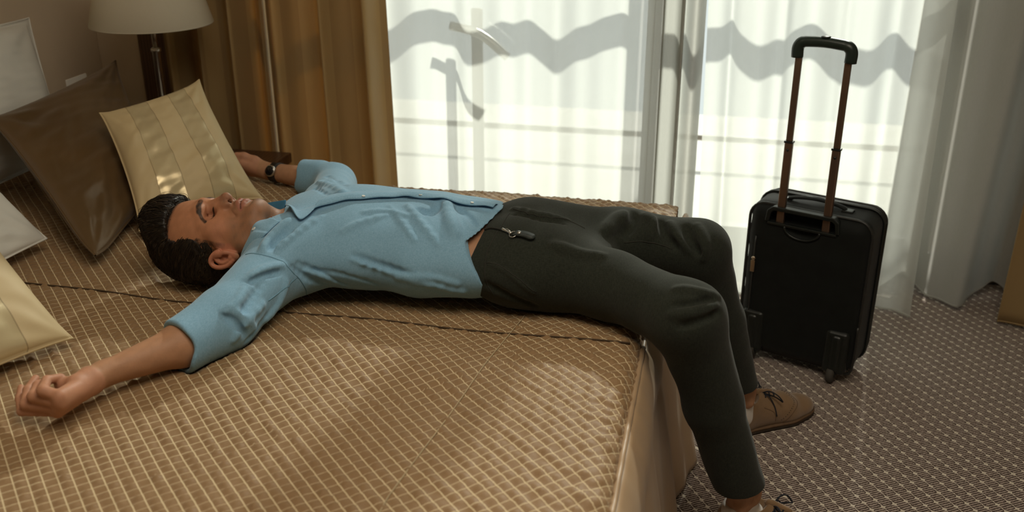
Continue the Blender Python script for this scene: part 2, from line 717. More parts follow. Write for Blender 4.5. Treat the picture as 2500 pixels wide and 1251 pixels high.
curtain('drape', 'drape_satin', drape_front, 160, 0.012, 2.52, 24, 'gold striped satin drape at the edge of the bright sheer', 'heavy satin drapes', thick=0.004)
curtain('drape', 'drape_satin', drape_back, 180, 0.012, 2.52, 24, 'shadowed gold drape hanging behind the lamp and nightstand', 'heavy satin drapes', thick=0.004)
curtain('drape', 'drape_satin', drape_right, 160, 0.012, 2.52, 24, 'dark brown drape edge at the far right of the window', 'heavy satin drapes', thick=0.004)

bm = bmesh.new()
add_tube(bm, [(-2.0, 3.16, 2.555), (1.7, 3.16, 2.555)], 0.016, 12)
tag(obj('curtain_rail', bm, 'steel', smooth=True), 'steel curtain rail high above the window', 'rail')
struct('trim_3', 'ceiling_paint', [(XL + 0.001, 3.12, 2.575, 2.5, 3.20, CEIL)])

# ------------------------------------------------------------------ bed
BX0, BX1, BY0, BY1, BZ = -2.16, -0.112, 0.72, 2.645, 0.51
LAT = 0.0205      # side of one quilted square; the grid runs diagonally across the bed


def quilt_material():
    m = mat('quilt_fabric', (0.22, 0.14, 0.07), rough=0.6, spec=0.28, sheen=0.1)
    nt = NT(m)
    X, Y, _ = nt.xyz(nt.coord('UV'))
    r2 = 1 / (math.sqrt(2) * LAT)
    p = nt.math('FRACT', nt.math('MULTIPLY', nt.math('ADD', X, Y), r2))
    q = nt.math('FRACT', nt.math('MULTIPLY', nt.math('SUBTRACT', X, Y), r2))
    dp = nt.math('ABSOLUTE', nt.math('SUBTRACT', p, 0.5))
    dq = nt.math('ABSOLUTE', nt.math('SUBTRACT', q, 0.5))
    la = nt.math('GREATER_THAN', dp, 0.449)
    lb = nt.math('GREATER_THAN', dq, 0.466)
    ln = nt.math('MAXIMUM', la, nt.math('MULTIPLY', lb, 0.8))
    ns = nt.noise(nt.coord('Object'), 3.0, 3)
    th = nt.noise(nt.mapping(nt.coord('UV'), scale=(900, 300, 1)), 1.0, 2)
    base = nt.mix(ns, (0.265, 0.160, 0.076), (0.330, 0.206, 0.104))
    base = nt.mix(nt.math('MULTIPLY', th, 0.35), base, (0.13, 0.075, 0.032))
    nt.link(nt.mix(ln, base, (0.66, 0.54, 0.34)), nt.bsdf.inputs['Base Color'])
    nt.link(nt.math('ADD', 0.56, nt.math('MULTIPLY', ln, 0.15)), nt.bsdf.inputs['Roughness'])


quilt_material()
mat('skirt_satin', (0.41, 0.28, 0.165), rough=0.42, spec=0.5, sheen=0.1, vary=0.08, vscale=5, bump=0.12, bscale=300, bdist=0.001)
mat('thread_seam_shade', (0.06, 0.035, 0.015), rough=0.8, vary=0.1)  # dark seam thread; shade of the stitched dip put into its colour
mat('thread_light', (0.52, 0.42, 0.26), rough=0.7, vary=0.1)
mat('mattress_cloth', (0.66, 0.63, 0.57), rough=0.9, vary=0.05)
mat('bed_base_cloth', (0.12, 0.08, 0.05), rough=0.9, vary=0.05)


def bump2(x, y, cx, cy, rx, ry):
    return np.exp(-((x - cx) / rx) ** 2 - ((y - cy) / ry) ** 2)


def bed_height(x, y):
    """top of the bedspread without the fine quilting"""
    z = BZ + 0.0045 * vnoise(np.stack([x, y], -1), 1.6, 3, 2)
    # hollows where the sleeper's weight presses
    z = z - 0.020 * bump2(x, y, -0.86, 1.98, 0.26, 0.26) - 0.026 * bump2(x, y, -0.40, 1.99, 0.24, 0.26)
    z = z - 0.012 * bump2(x, y, -1.17, 1.90, 0.14, 0.13)
    # swelling of the loose cover along the body and at the foot end
    z = z + 0.012 * bump2(x, y, -0.68, 1.62, 0.30, 0.10) + 0.010 * bump2(x, y, -0.25, 1.50, 0.12, 0.30)
    z = z + 0.010 * bump2(x, y, -1.25, 2.42, 0.2, 0.15)
    # gathers along the piped seam
    g = np.clip((x + 0.30) / 0.19, 0, 1) ** 2
    z = z + g * 0.0034 * np.sin(y * 155 + 5 * np.sin(y * 13) + 9 * x) * (0.5 + 0.5 * np.sin(y * 21 + 1.0))
    z = z + g * 0.0022 * np.sin(y * 83 - 22 * x + 1.3)
    return z


def make_bedspread():
    root = thing('bedspread', (-1.1, 1.68, 0.05), 'brown quilted bedspread with a pale diagonal grid and plain satin skirt', 'bedspread')
    step = 0.0048
    R = 0.045
    xs = np.arange(BX0, BX1 + R * 0.75, step)
    ys = np.arange(BY0 - 0.03, BY1 + 0.10, step)
    Xs, Ys = np.meshgrid(xs, ys)
    # wrap the sheet over the rounded foot edge and far edge
    def wrap(t, edge):
        e = edge - R
        o = np.clip(t - e, 0, None)
        a = np.clip(o / R, 0, math.pi / 2)
        rest = np.clip(o - R * math.pi / 2, 0, None)
        pos = np.where(o > 0, e + R * np.sin(a), t)
        drop = R * (1 - np.cos(a)) + rest
        nx = np.where(o > 0, np.sin(a), 0.0)
        return pos, drop, nx
    # the far corner flares outwards a little
    foot = BX1 + 0.05 * np.clip((Ys - 1.95) / 0.7, 0, 1) ** 1.5
    PX, dx, nx = wrap(Xs, foot)
    PY, dy, ny = wrap(Ys, BY1)
    Z = bed_height(Xs, np.minimum(Ys, BY1)) - dx * 0.75 - dy
    r2 = math.pi / (math.sqrt(2) * LAT)
    puff = (np.abs(np.sin((Xs + Ys) * r2)) * np.abs(np.sin((Xs - Ys) * r2))) ** 0.6
    amp = 0.0040 * (1 + 0.45 * vnoise(np.stack([Xs, Ys], -1), 22, 5, 2))
    tilt = 0.0016 * vnoise(np.stack([Xs, Ys], -1), 34, 8, 1)
    pf = puff * (amp + tilt)
    nz = np.sqrt(np.clip(1 - nx ** 2 - ny ** 2, 0.02, 1))
    V = np.stack([PX + pf * nx, PY + pf * ny, Z + pf * nz], -1).reshape(-1, 3)
    uv = np.stack([Xs, Ys], -1).reshape(-1, 2)
    mesh_np('quilted_top', V, grid_faces(len(xs), len(ys)), 'quilt_fabric', root, uv=uv)
    # piping along the foot
    yy = np.linspace(BY0 - 0.02, BY1 + 0.01, 120)
    ft = BX1 + 0.05 * np.clip((yy - 1.95) / 0.7, 0, 1) ** 1.5
    pz = bed_height(np.full_like(yy, BX1), yy) - 0.026
    drop = 0.018 * np.clip((yy - (BY1 - 0.06)) / 0.07, 0, 1) ** 2
    bm = bmesh.new()
    add_tube(bm, [(a + 0.004, b, c - d) for a, b, c, d in zip(ft, yy, pz, drop)], 0.0058, 8)
    obj('piping', bm, 'skirt_satin', root, smooth=True)
    # plain satin skirt falling to the floor at the foot end, in soft folds
    zz = np.linspace(0, 1, 40)
    Yg, Tg = np.meshgrid(yy, zz)
    fold = 0.020 * np.sin(Yg * 9.5 + 0.6) + 0.009 * np.sin(Yg * 24 + 1.2) + 0.006 * np.sin(Yg * 51)
    Xg = np.broadcast_to(ft, Yg.shape) + 0.004 + 0.090 * Tg ** 0.7 + fold * Tg ** 1.1 + 0.012 * np.sin(np.pi * np.clip(Tg * 4, 0, 1))
    Zg = np.broadcast_to(pz - drop, Yg.shape) * (1 - Tg) + 0.012 * Tg
    V = np.stack([Xg, Yg, Zg], -1).reshape(-1, 3)
    sk = mesh_np('skirt', V, grid_faces(len(yy), len(zz)), 'skirt_satin', root)
    md = sk.modifiers.new('solidify', 'SOLIDIFY')
    md.thickness = 0.003
    # the skirt along the window side
    xx = np.linspace(BX0, BX1 + 0.045, 120)
    Xg, Tg = np.meshgrid(xx, zz)
    Yg = BY1 + 0.002 + 0.05 * Tg + (0.014 * np.sin(Xg * 17) + 0.006 * np.sin(Xg * 43)) * Tg
    Zg = (BZ - 0.085) * (1 - Tg) + 0.012 * Tg
    V = np.stack([Xg, Yg, Zg], -1).reshape(-1, 3)
    sk = mesh_np('skirt', V, grid_faces(len(xx), len(zz)), 'skirt_satin', root)
    md = sk.modifiers.new('solidify', 'SOLIDIFY')
    md.thickness = 0.003
    # stitched seams
    sx = np.linspace(-1.72, BX1 - 0.02, 150)
    sy = 1.772 + 0.004 * np.sin(sx * 9)
    sz = bed_height(sx, sy) + 0.0032
    bm = bmesh.new()
    add_tube(bm, list(zip(sx, sy, sz)), 0.0021, 5)
    obj('seam', bm, 'thread_seam_shade', root, smooth=True)
    ty = np.linspace(0.75, 1.88, 120)
    tx = -0.372 - 0.05 * np.clip((1.86 - ty) / 0.45, 0, 1.5)
    tz = bed_height(tx, ty) + 0.0038
    bm = bmesh.new()
    add_tube(bm, list(zip(tx, ty, tz)), 0.0011, 5)
    obj('seam', bm, 'thread_light', root, smooth=True)
    return root


make_bedspread()
bed = thing('bed', (-1.15, 1.68, 0.0), 'low double bed under the brown quilted bedspread', 'bed')
bm = bmesh.new()
add_box(bm, (BX0 + 0.01, BY0 + 0.02, 0.22), (BX1 - 0.05, BY1 - 0.05, 0.452))
obj('mattress', bm, 'mattress_cloth', bed, bevel=0.04, segs=4)
bm = bmesh.new()
add_box(bm, (BX0, BY0 + 0.03, 0.03), (BX1 - 0.06, BY1 - 0.06, 0.22))
obj('bed_base', bm, 'bed_base_cloth', bed, bevel=0.01)

# ------------------------------------------------------------------ pillows
def satin_stripe_material():
    m = mat('gold_stripe', (0.5, 0.4, 0.2), rough=0.4, spec=0.5)
    nt = NT(m)
    U, V, _ = nt.xyz(nt.coord('UV'))
    s1 = nt.math('LESS_THAN', nt.math('ABSOLUTE', nt.math('SUBTRACT', U, 0.31)), 0.10)
    s2 = nt.math('LESS_THAN', nt.math('ABSOLUTE', nt.math('SUBTRACT', U, 0.70)), 0.09)
    st = nt.math('MAXIMUM', s1, s2)
    edge = nt.math('LESS_THAN', nt.math('MINIMUM', nt.math('ABSOLUTE', nt.math('SUBTRACT', nt.math('ABSOLUTE', nt.math('SUBTRACT', U, 0.31)), 0.10)), nt.math('ABSOLUTE', nt.math('SUBTRACT', nt.math('ABSOLUTE', nt.math('SUBTRACT', U, 0.70)), 0.09))), 0.0035)
    ns = nt.noise(nt.coord('Object'), 6.0, 3)
    mt = nt.mix(ns, (0.54, 0.425, 0.235), (0.62, 0.495, 0.29))
    sa = nt.mix(ns, (0.58, 0.475, 0.275), (0.70, 0.585, 0.365))
    c = nt.mix(st, mt, sa)
    c = nt.mix(nt.math('MULTIPLY', edge, 0.5), c, (0.22, 0.16, 0.08))
    nt.link(c, nt.bsdf.inputs['Base Color'])
    nt.link(nt.math('SUBTRACT', 0.62, nt.math('MULTIPLY', st, 0.36)), nt.bsdf.inputs['Roughness'])
    nt.link(nt.math('MULTIPLY', st, 0.30), nt.bsdf.inputs['Metallic'])
    wv = nt.noise(nt.mapping(nt.coord('UV'), scale=(500, 500, 1)), 1.0, 2)
    nt.bump(wv, 0.08, 0.001)


satin_stripe_material()
mat('brown_satin', (0.125, 0.074, 0.029), rough=0.36, metal=0.22, spec=0.5, sheen=0.1, vary=0.12, vscale=5, bump=0.06, bscale=400, bdist=0.001)
mat('white_cotton', (0.72, 0.71, 0.66), rough=0.85, spec=0.2, vary=0.03, bump=0.1, bscale=240)
mat('white_cotton_piping', (0.76, 0.75, 0.70), rough=0.85, spec=0.2, vary=0.03)


def pillow(name, corners, thick, material, label, group=None, n=64, seed=1, wrinkle=1.0, pinch=0.055, flange=0.0, piping=None, power=0.5, sag=0.0):
    BL, BR, TR, TL = [np.array(c, float) for c in corners]
    nrm = np.cross(BR - BL, TL - BL) + np.cross(TR - TL, TR - BR)
    nrm = nrm / np.linalg.norm(nrm)
    cen = (BL + BR + TR + TL) / 4
    if nrm @ (np.array([0, 0, 1.45]) - cen) < 0:
        nrm = -nrm
    t = np.linspace(-1, 1, n)
    t = np.sign(t) * (1 - (1 - np.abs(t)) ** 1.25)
    U, W = np.meshgrid(t, t)
    pu = U * (1 - pinch * (1 - W ** 2) ** 0.7 * np.abs(U) ** 2)
    pw = W * (1 - pinch * (1 - U ** 2) ** 0.7 * np.abs(W) ** 2)
    low = np.clip(-W, 0, 1)
    pu = pu * (1 - sag * low ** 6)                       # lower corners settle round under the cushion's weight
    pw = np.where(W < 0, pw * (1 - sag * np.abs(U) ** 5), pw)
    a, b = (pu + 1) / 2, (pw + 1) / 2
    base = (BL * ((1 - a) * (1 - b))[..., None] + BR * (a * (1 - b))[..., None] + TR * (a * b)[..., None] + TL * ((1 - a) * b)[..., None])
    e = 1 - flange
    prof = np.clip((1 - (U / e) ** 2), 0, 1) * np.clip((1 - (W / e) ** 2), 0, 1)
    T = thick * prof ** power
    # creases fanning out from the corners and shallow dents
    r = np.random.default_rng(seed)
    wr = 0
    for cu, cw in ((-1, -1), (1, -1), (1, 1), (-1, 1)):
        ang = np.arctan2((W - cw) * -cw + 1e-6, (U - cu) * -cu + 1e-6)
        d = np.hypot(U - cu, W - cw)
        wr = wr + np.sin(ang * (9 + 4 * r.random()) + r.random() * 6) * np.exp(-((d - 0.30) / 0.26) ** 2)
    P2 = np.stack([U, W], -1)
    wr = 0.0055 * wr + 0.008 * vnoise(P2, 0.55, seed, 2) + 0.0025 * vnoise(P2 * [1, 2.2], 1.7, seed + 5, 2)
    wr = wr * wrinkle * np.clip(prof * 2.2, 0, 1)
    front = base + nrm * (T + wr)[..., None]
    back = base - nrm * (T + 0.4 * wr)[..., None]
    V = np.concatenate([front.reshape(-1, 3), back.reshape(-1, 3)])
    F = grid_faces(n, n)
    Fb = F[:, ::-1] + n * n
    rim = np.concatenate([np.arange(n), np.arange(1, n) * n + n - 1, (n - 1) * n + np.arange(n - 2, -1, -1), np.arange(n - 2, 0, -1) * n])
    nx = np.roll(rim, -1)
    Fr = np.stack([rim, rim + n * n, nx + n * n, nx], -1)
    uv1 = np.stack([(U + 1) / 2, (W + 1) / 2], -1).reshape(-1, 2)
    uv = np.concatenate([uv1, uv1])
    root = thing(name, tuple((BL + BR) / 2), label, 'pillow', group)
    o = mesh_np('cover', V, np.concatenate([F, Fb, Fr]), material, root, uv=uv)
    bm = bmesh.new()
    path = [tuple(p) for p in base.reshape(-1, 3)[rim]]
    add_tube(bm, path + [path[0]], 0.0028 if piping is None else piping, 6, cap=False)
    obj('seam_piping', bm, material if piping is None else 'white_cotton_piping', root, smooth=True)
    return root


pillow('pillow', [(-1.965, 1.90, 0.545), (-1.970, 2.60, 0.545), (-2.085, 2.685, 0.945), (-2.080, 1.98, 0.97)], 0.085, 'white_cotton', 'white cotton pillow propped upright against the wall, behind the brown cushion', 'white bed pillows', seed=3, pinch=0.03, flange=0.05, wrinkle=1.4)
pillow('pillow', [(-1.615, 1.34, 0.545), (-1.585, 1.955, 0.545), (-1.86, 1.99, 0.80), (-1.89, 1.38, 0.82)], 0.07, 'white_cotton', 'white pillow in shade on the bed, leaning beside the brown cushion', 'white bed pillows', seed=4, pinch=0.03, flange=0.0, wrinkle=1.4)
pillow('cushion', [(-1.370, 1.835, 0.535), (-1.515, 2.38, 0.535), (-1.915, 2.84, 0.79), (-1.885, 2.195, 0.768)], 0.056, 'brown_satin', 'large dark brown satin cushion leaning behind the striped one', 'satin cushions', seed=6, pinch=0.08, wrinkle=1.6, power=0.42, sag=0.10)
pillow('cushion', [(-1.394, 2.054, 0.54), (-1.198, 2.347, 0.54), (-1.443, 2.518, 0.821), (-1.619, 2.293, 0.772)], 0.062, 'gold_stripe', 'gold striped satin cushion standing behind the sleeping head', 'satin cushions', seed=9, pinch=0.10, power=0.44)
pillow('cushion', [(-1.345, 1.085, 0.545), (-1.220, 1.521, 0.532), (-1.545, 1.641, 0.82), (-1.66, 1.205, 0.83)], 0.062, 'gold_stripe', 'gold striped satin cushion cropped by the frame beside the open hand', 'satin cushions', seed=12, pinch=0.07, power=0.42)

# ------------------------------------------------------------------ nightstand, lamp, card
def make_nightstand():
    root = thing('nightstand', (-1.80, 2.87, 0.0), 'dark reddish wood nightstand between the bed and the window drapes', 'nightstand')
    x0, x1, y0, y1, zt = -2.20, -1.40, 2.715, 2.985, 0.47
    bm = bmesh.new()
    add_box(bm, (x0, y0, zt - 0.035), (x1, y1, zt))
    obj('top', bm, 'wood_dark', root, bevel=0.004)
    bm = bmesh.new()
    add_box(bm, (x0 + 0.01, y0 + 0.012, 0.06), (x1 - 0.012, y1 - 0.01, zt - 0.0355))
    body = obj('body', bm, 'wood_dark', root, bevel=0.003)
    for zc in (0.16, 0.33):
        bm = bmesh.new()
        add_box(bm, (x1 - 0.0115, y0 + 0.02, zc - 0.075), (x1 + 0.004, y1 - 0.02, zc + 0.075))
        d = obj('drawer', bm, 'wood_trim', root, bevel=0.003)
        bm = bmesh.new()
        add_lathe(bm, [(0.004, 0), (0.005, 0.012), (0.011, 0.018), (0.011, 0.024), (0.003, 0.026)], (x1 + 0.004, (y0 + y1) / 2, zc), (1, 0, 0), 14)
        obj('knob', bm, 'steel', d, smooth=True)
    for sx in (x0 + 0.04, x1 - 0.05):
        for sy in (y0 + 0.04, y1 - 0.04):
            bm = bmesh.new()
            add_lathe(bm, [(0.014, 0), (0.019, 0.06)], (sx, sy, 0.0), (0, 0, 1), 12)
            obj('foot', bm, 'wood_dark', root)
    return zt


NS_TOP = make_nightstand()


def shade_material():
    m = bpy.data.materials.new('lamp_shade_cloth')
    m.use_nodes = True
    nt = NT(m)
    b = nt.bsdf.inputs
    nz = nt.noise(nt.mapping(nt.coord('Object'), scale=(160, 160, 160)), 1.0, 2)
    nt.link(nt.mix(nz, (0.86, 0.81, 0.68), (0.90, 0.86, 0.74)), b['Base Color'])
    b['Roughness'].default_value = 0.8
    t = nt.new('ShaderNodeBsdfTranslucent')
    t.inputs[0].default_value = (0.75, 0.68, 0.50, 1)
    mx = nt.new('ShaderNodeMixShader')
    mx.inputs[0].default_value = 0.45
    nt.link(nt.bsdf.outputs[0], mx.inputs[1])
    nt.link(t.outputs[0], mx.inputs[2])
    nt.link(mx.outputs[0], nt.out.inputs['Surface'])
    MATS['lamp_shade_cloth'] = m


shade_material()


def make_lamp(x, y, z0):
    root = thing('table_lamp', (x, y, z0), 'table lamp with a cream conical shade on a chrome stem', 'lamp')
    bm = bmesh.new()
    add_lathe(bm, [(0.085, 0.0), (0.085, 0.008), (0.078, 0.014), (0.02, 0.02), (0.013, 0.03)], (x, y, z0), seg=40)
    obj('base', bm, 'steel', root, smooth=True)
    bm = bmesh.new()
    add_lathe(bm, [(0.0125, 0.028), (0.0125, 0.352), (0.0155, 0.354), (0.0155, 0.362), (0.011, 0.366)], (x, y, z0), seg=20)
    obj('lower_stem', bm, 'steel', root, smooth=True)
    bm = bmesh.new()
    add_lathe(bm, [(0.008, 0.36), (0.008, 0.52)], (x, y, z0), seg=16)
    obj('upper_stem', bm, 'steel', root, smooth=True)
    bm = bmesh.new()
    zs = 0.912
    prof = [(0.1865, zs), (0.1885, zs + 0.003), (0.132, zs + 0.215), (0.130, zs + 0.215), (0.1850, zs + 0.004), (0.1865, zs)]
    add_lathe(bm, prof, (x, y, 0), seg=64, cap=False)
    sh = obj('lamp_shade', bm, 'lamp_shade_cloth', root, smooth=True)
    bm = bmesh.new()
    add_tube(bm, [(x + 0.1867 * math.cos(a), y + 0.1867 * math.sin(a), zs + 0.001) for a in np.linspace(0, 2 * math.pi, 65)], 0.0022, 6, cap=False)
    obj('rim', bm, 'lamp_shade_cloth', sh, smooth=True)
    for k in range(3):
        a = k * 2.094
        bm = bmesh.new()
        add_tube(bm, [(x, y, zs + 0.10), (x + 0.152 * math.cos(a), y + 0.152 * math.sin(a), zs + 0.125)], 0.002, 6)
        obj('spider_arm', bm, 'steel', sh)
    bm = bmesh.new()
    add_lathe(bm, [(0.014, 0.50), (0.017, 0.53), (0.03, 0.565), (0.031, 0.59), (0.02, 0.62), (0.004, 0.63)], (x, y, z0), seg=20)
    obj('bulb', bm, 'white_cotton_piping', root, smooth=True)


make_lamp(-1.772, 2.85, NS_TOP)
mat('paper', (0.82, 0.80, 0.74), rough=0.7, vary=0.02)
bm = bmesh.new()
vs = add_box(bm, (-2.05, 2.755, NS_TOP + 0.0005), (-2.045, 2.86, NS_TOP + 0.268))
tag(obj('card', bm, 'paper', bevel=0.0008), 'small white card standing on the nightstand behind the brown cushion', 'card')

# ------------------------------------------------------------------ sculpting: blended solids turned into one surface
class Sculpt:
    """An ordered list of solids, each blended into, carved out of, or displacing what came before."""
    def __init__(self):
        self.ops = []

    def _add(self, op, k, fn, lo, hi):
        self.ops.append((op, k, fn, np.array(lo, float), np.array(hi, float)))

    # --- solids
    def cone(self, a, b, ra, rb, k=0.01, op='u'):
        a, b = np.array(a, float), np.array(b, float)
        ab = b - a
        L2 = max(ab @ ab, 1e-12)

        def fn(P):
            t = np.clip(((P - a) @ ab) / L2, 0, 1)
            d = P - a - t[..., None] * ab
            return np.sqrt((d * d).sum(-1)) - (ra + (rb - ra) * t)
        r = max(ra, rb)
        self._add(op, k, fn, np.minimum(a, b) - r, np.maximum(a, b) + r)

    def chain(self, pts, radii, k=0.01, op='u'):
        if isinstance(radii, (int, float)):
            radii = [radii] * len(pts)
        for i in range(len(pts) - 1):
            self.cone(pts[i], pts[i + 1], radii[i], radii[i + 1], k, op)

    def ell(self, c, r, k=0.01, op='u', rot=None):
        c, r = np.array(c, float), np.array(r, float)
        M = np.eye(3) if rot is None else np.array(rot, float)   # rows: the ellipsoid's axes

        def fn(P):
            q = (P - c) @ M.T
            k0 = np.sqrt(((q / r) ** 2).sum(-1))
            k1 = np.sqrt(((q / (r * r)) ** 2).sum(-1)) + 1e-9
            return k0 * (k0 - 1) / k1
        e = np.abs(M.T) @ r
        self._add(op, k, fn, c - e, c + e)

    def oval(self, a, b, ra, rb, up, k=0.02, op='u'):
        """tapered limb with an oval section; ra, rb = (sideways, along up) radii"""
        a, b = np.array(a, float), np.array(b, float)
        ab = b - a
        L = np.linalg.norm(ab)
        w = ab / L
        v = np.array(up, float)
        v = v - w * (v @ w)
        v /= np.linalg.norm(v)
        u = np.cross(v, w)

        def fn(P):
            q = P - a
            s = q @ w
            t = np.clip(s / L, 0, 1)
            ru = ra[0] + (rb[0] - ra[0]) * t
            rv = ra[1] + (rb[1] - ra[1]) * t
            m = np.minimum(ru, rv)
            ex = (s - t * L) / m
            return (np.sqrt((q @ u / ru) ** 2 + (q @ v / rv) ** 2 + ex ** 2) - 1) * m
        r = max(max(ra), max(rb))
        self._add(op, k, fn, np.minimum(a, b) - r, np.maximum(a, b) + r)

    def field(self, op, fn, lo, hi, k=0.003):
        """op 'd': add fn to the distance; op 'i': keep only where fn < 0; op 's': carve where fn < 0"""
        self._add(op, k, fn, lo, hi)

    @staticmethod
    def blend(op, D, d, k):
        if op == 'u':
            h = np.clip(0.5 + 0.5 * (D - d) / k, 0, 1)
            return D + (d - D) * h - k * h * (1 - h)
        if op == 's':
            d = -d
        elif op == 'd':
            return D + d
        h = np.clip(0.5 - 0.5 * (D - d) / k, 0, 1)
        return D + (d - D) * h + k * h * (1 - h)

    # --- evaluation
    def eval(self, P):
        D = np.full(len(P), 0.06)
        X, Y, Z = [np.ascontiguousarray(P[:, i]) for i in range(3)]
        for op, k, fn, lo, hi in self.ops:
            m = k + 0.012
            a, b = lo - m, hi + m
            idx = np.flatnonzero((X > a[0]) & (X < b[0]))
            if len(idx):
                y, z = Y[idx], Z[idx]
                idx = idx[(y > a[1]) & (y < b[1]) & (z > a[2]) & (z < b[2])]
            if len(idx):
                D[idx] = self.blend(op, D[idx], fn(P[idx]), k)
        return D

    def grid(self, lo, hi, s):
        lo = np.array(lo, float)
        n = np.ceil((np.array(hi, float) - lo) / s).astype(int) + 1
        D = np.full(n, 0.06, np.float32)
        ax = [lo[i] + s * np.arange(n[i]) for i in range(3)]
        for op, k, fn, a, b in self.ops:
            m = k + 4 * s
            i0 = np.clip(np.floor((a - m - lo) / s).astype(int), 0, n)
            i1 = np.clip(np.ceil((b + m - lo) / s).astype(int) + 1, 0, n)
            if (i1 <= i0).any():
                continue
            # work in slabs to keep memory small
            step = max(1, int(400000 / max(1, (i1[1] - i0[1]) * (i1[2] - i0[2]))))
            for x in range(i0[0], i1[0], step):
                xe = min(x + step, i1[0])
                P = np.stack(np.meshgrid(ax[0][x:xe], ax[1][i0[1]:i1[1]], ax[2][i0[2]:i1[2]], indexing='ij'), -1)
                sl = (slice(x, xe), slice(i0[1], i1[1]), slice(i0[2], i1[2]))
                D[sl] = self.blend(op, D[sl], fn(P), k)
        return D, lo, s

    def surface(self, lo, hi, s):
        """surface-nets extraction; returns vertices and triangles"""
        D, lo, s = self.grid(lo, hi, s)
        n = np.array(D.shape)
        ins = D < 0
        cnt = np.zeros(n - 1, np.uint8)
        offs = [(i, j, k) for i in (0, 1) for j in (0, 1) for k in (0, 1)]
        for i, j, k in offs:
            cnt += ins[i:n[0] - 1 + i, j:n[1] - 1 + j, k:n[2] - 1 + k]
        act = np.flatnonzero((cnt > 0).ravel() & (cnt < 8).ravel())
        ci = np.stack(np.unravel_index(act, n - 1), -1)
        corner = np.stack([D[ci[:, 0] + i, ci[:, 1] + j, ci[:, 2] + k] for i, j, k in offs], -1)
        acc = np.zeros((len(ci), 3))
        num = np.zeros(len(ci))
        O = np.array(offs, float)
        for a in range(8):
            for b in range(a + 1, 8):
                if np.abs(O[a] - O[b]).sum() != 1:
                    continue
                da, db = corner[:, a], corner[:, b]
                m = (da < 0) != (db < 0)
                t = np.where(m, da / np.where(m, da - db, 1), 0)
                acc += np.where(m[:, None], O[a] + t[:, None] * (O[b] - O[a]), 0)
                num += m
        V = lo + s * (ci + acc / num[:, None])
        quads = []
        dims = n - 1

        def cid(q):
            f = (q[:, 0] * dims[1] + q[:, 1]) * dims[2] + q[:, 2]
            return np.searchsorted(act, f)
        for ax in range(3):
            u, v = (ax + 1) % 3, (ax + 2) % 3
            sa = [slice(None)] * 3
            sb = [slice(None)] * 3
            sa[ax] = slice(0, n[ax] - 1)
            sb[ax] = slice(1, n[ax])
            A, B = ins[tuple(sa)], ins[tuple(sb)]
            e = np.argwhere(A != B)
            ok = (e[:, u] > 0) & (e[:, v] > 0) & (e[:, u] < n[u] - 1) & (e[:, v] < n[v] - 1)
            e = e[ok]
            fl = A[e[:, 0], e[:, 1], e[:, 2]]
            du = np.zeros(3, int)
            dv = np.zeros(3, int)
            du[u] = 1
            dv[v] = 1
            q = np.stack([cid(e - du - dv), cid(e - dv), cid(e), cid(e - du)], -1)
            q[~fl] = q[~fl][:, ::-1]
            quads.append(q)
        Q = np.concatenate(quads)
        T = np.concatenate([Q[:, [0, 1, 2]], Q[:, [0, 2, 3]]])
        return V, T

    def project(self, V, steps=2, h=0.0006):
        V = V.copy()
        for _ in range(steps):
            d = self.eval(V)
            g = np.stack([self.eval(V + np.eye(3)[i] * h) - d for i in range(3)], -1) / h
            gl = np.sqrt((g * g).sum(-1)) + 1e-6
            step = np.clip(d / np.maximum(gl, 0.4), -0.003, 0.003)
            V -= g / gl[:, None] * step[:, None]
        return V


def refine(V, T, mask, S=None, steps=1):
    """split the masked triangles in four; new points are pulled onto the sculpted surface"""
    t = T[mask]
    E = np.sort(np.concatenate([t[:, [0, 1]], t[:, [1, 2]], t[:, [2, 0]]]), 1)
    key = E[:, 0].astype(np.int64) * len(V) + E[:, 1]
    uq, inv, cnt = np.unique(key, return_inverse=True, return_counts=True)
    a, b = uq // len(V), uq % len(V)
    mid = (V[a] + V[b]) / 2
    m = len(t)
    i0, i1, i2 = inv[:m] + len(V), inv[m:2 * m] + len(V), inv[2 * m:] + len(V)
    new = np.concatenate([np.stack([t[:, 0], i0, i2], -1), np.stack([i0, t[:, 1], i1], -1), np.stack([i2, i1, t[:, 2]], -1), np.stack([i0, i1, i2], -1)])
    V2 = np.concatenate([V, mid])
    inner = np.unique(np.concatenate([uq[cnt == 2]]))
    if S is not None:
        sel = len(V) + np.flatnonzero(cnt == 2)
        old = np.unique(t)
        sel = np.concatenate([sel, old])
        V2[sel] = S.project(V2[sel], steps)
    # neighbours of a split edge keep their long edge; close the gap with thin fillers
    outer = np.flatnonzero(cnt == 1)
    omap = {}
    rest = T[~mask]
    if len(outer):
        okey = uq[outer]
        fill = []
        for c0, c1, c2 in ((0, 1, 2), (1, 2, 0), (2, 0, 1)):
            e = np.sort(rest[:, [c0, c1]], 1)
            k2 = e[:, 0].astype(np.int64) * len(V) + e[:, 1]
            pos = np.searchsorted(okey, k2)
            pos = np.clip(pos, 0, len(okey) - 1)
            hit = okey[pos] == k2
            if hit.any():
                mi = outer[pos[hit]] + len(V)
                r = rest[hit]
                fill.append(np.stack([r[:, c0], mi, r[:, c2]], -1))
                fill.append(np.stack([mi, r[:, c1], r[:, c2]], -1))
                rest = rest[~hit]
        new = np.concatenate([new] + fill)
    return V2, np.concatenate([rest, new])


def relax(V, T, it=1, w=0.5):
    E = np.concatenate([T[:, [0, 1]], T[:, [1, 2]], T[:, [2, 0]]])
    for _ in range(it):
        acc = np.zeros_like(V)
        num = np.zeros(len(V))
        np.add.at(acc, E[:, 0], V[E[:, 1]])
        np.add.at(acc, E[:, 1], V[E[:, 0]])
        np.add.at(num, E[:, 0], 1)
        np.add.at(num, E[:, 1], 1)
        V = V * (1 - w) + w * acc / np.maximum(num, 1)[:, None]
    return V

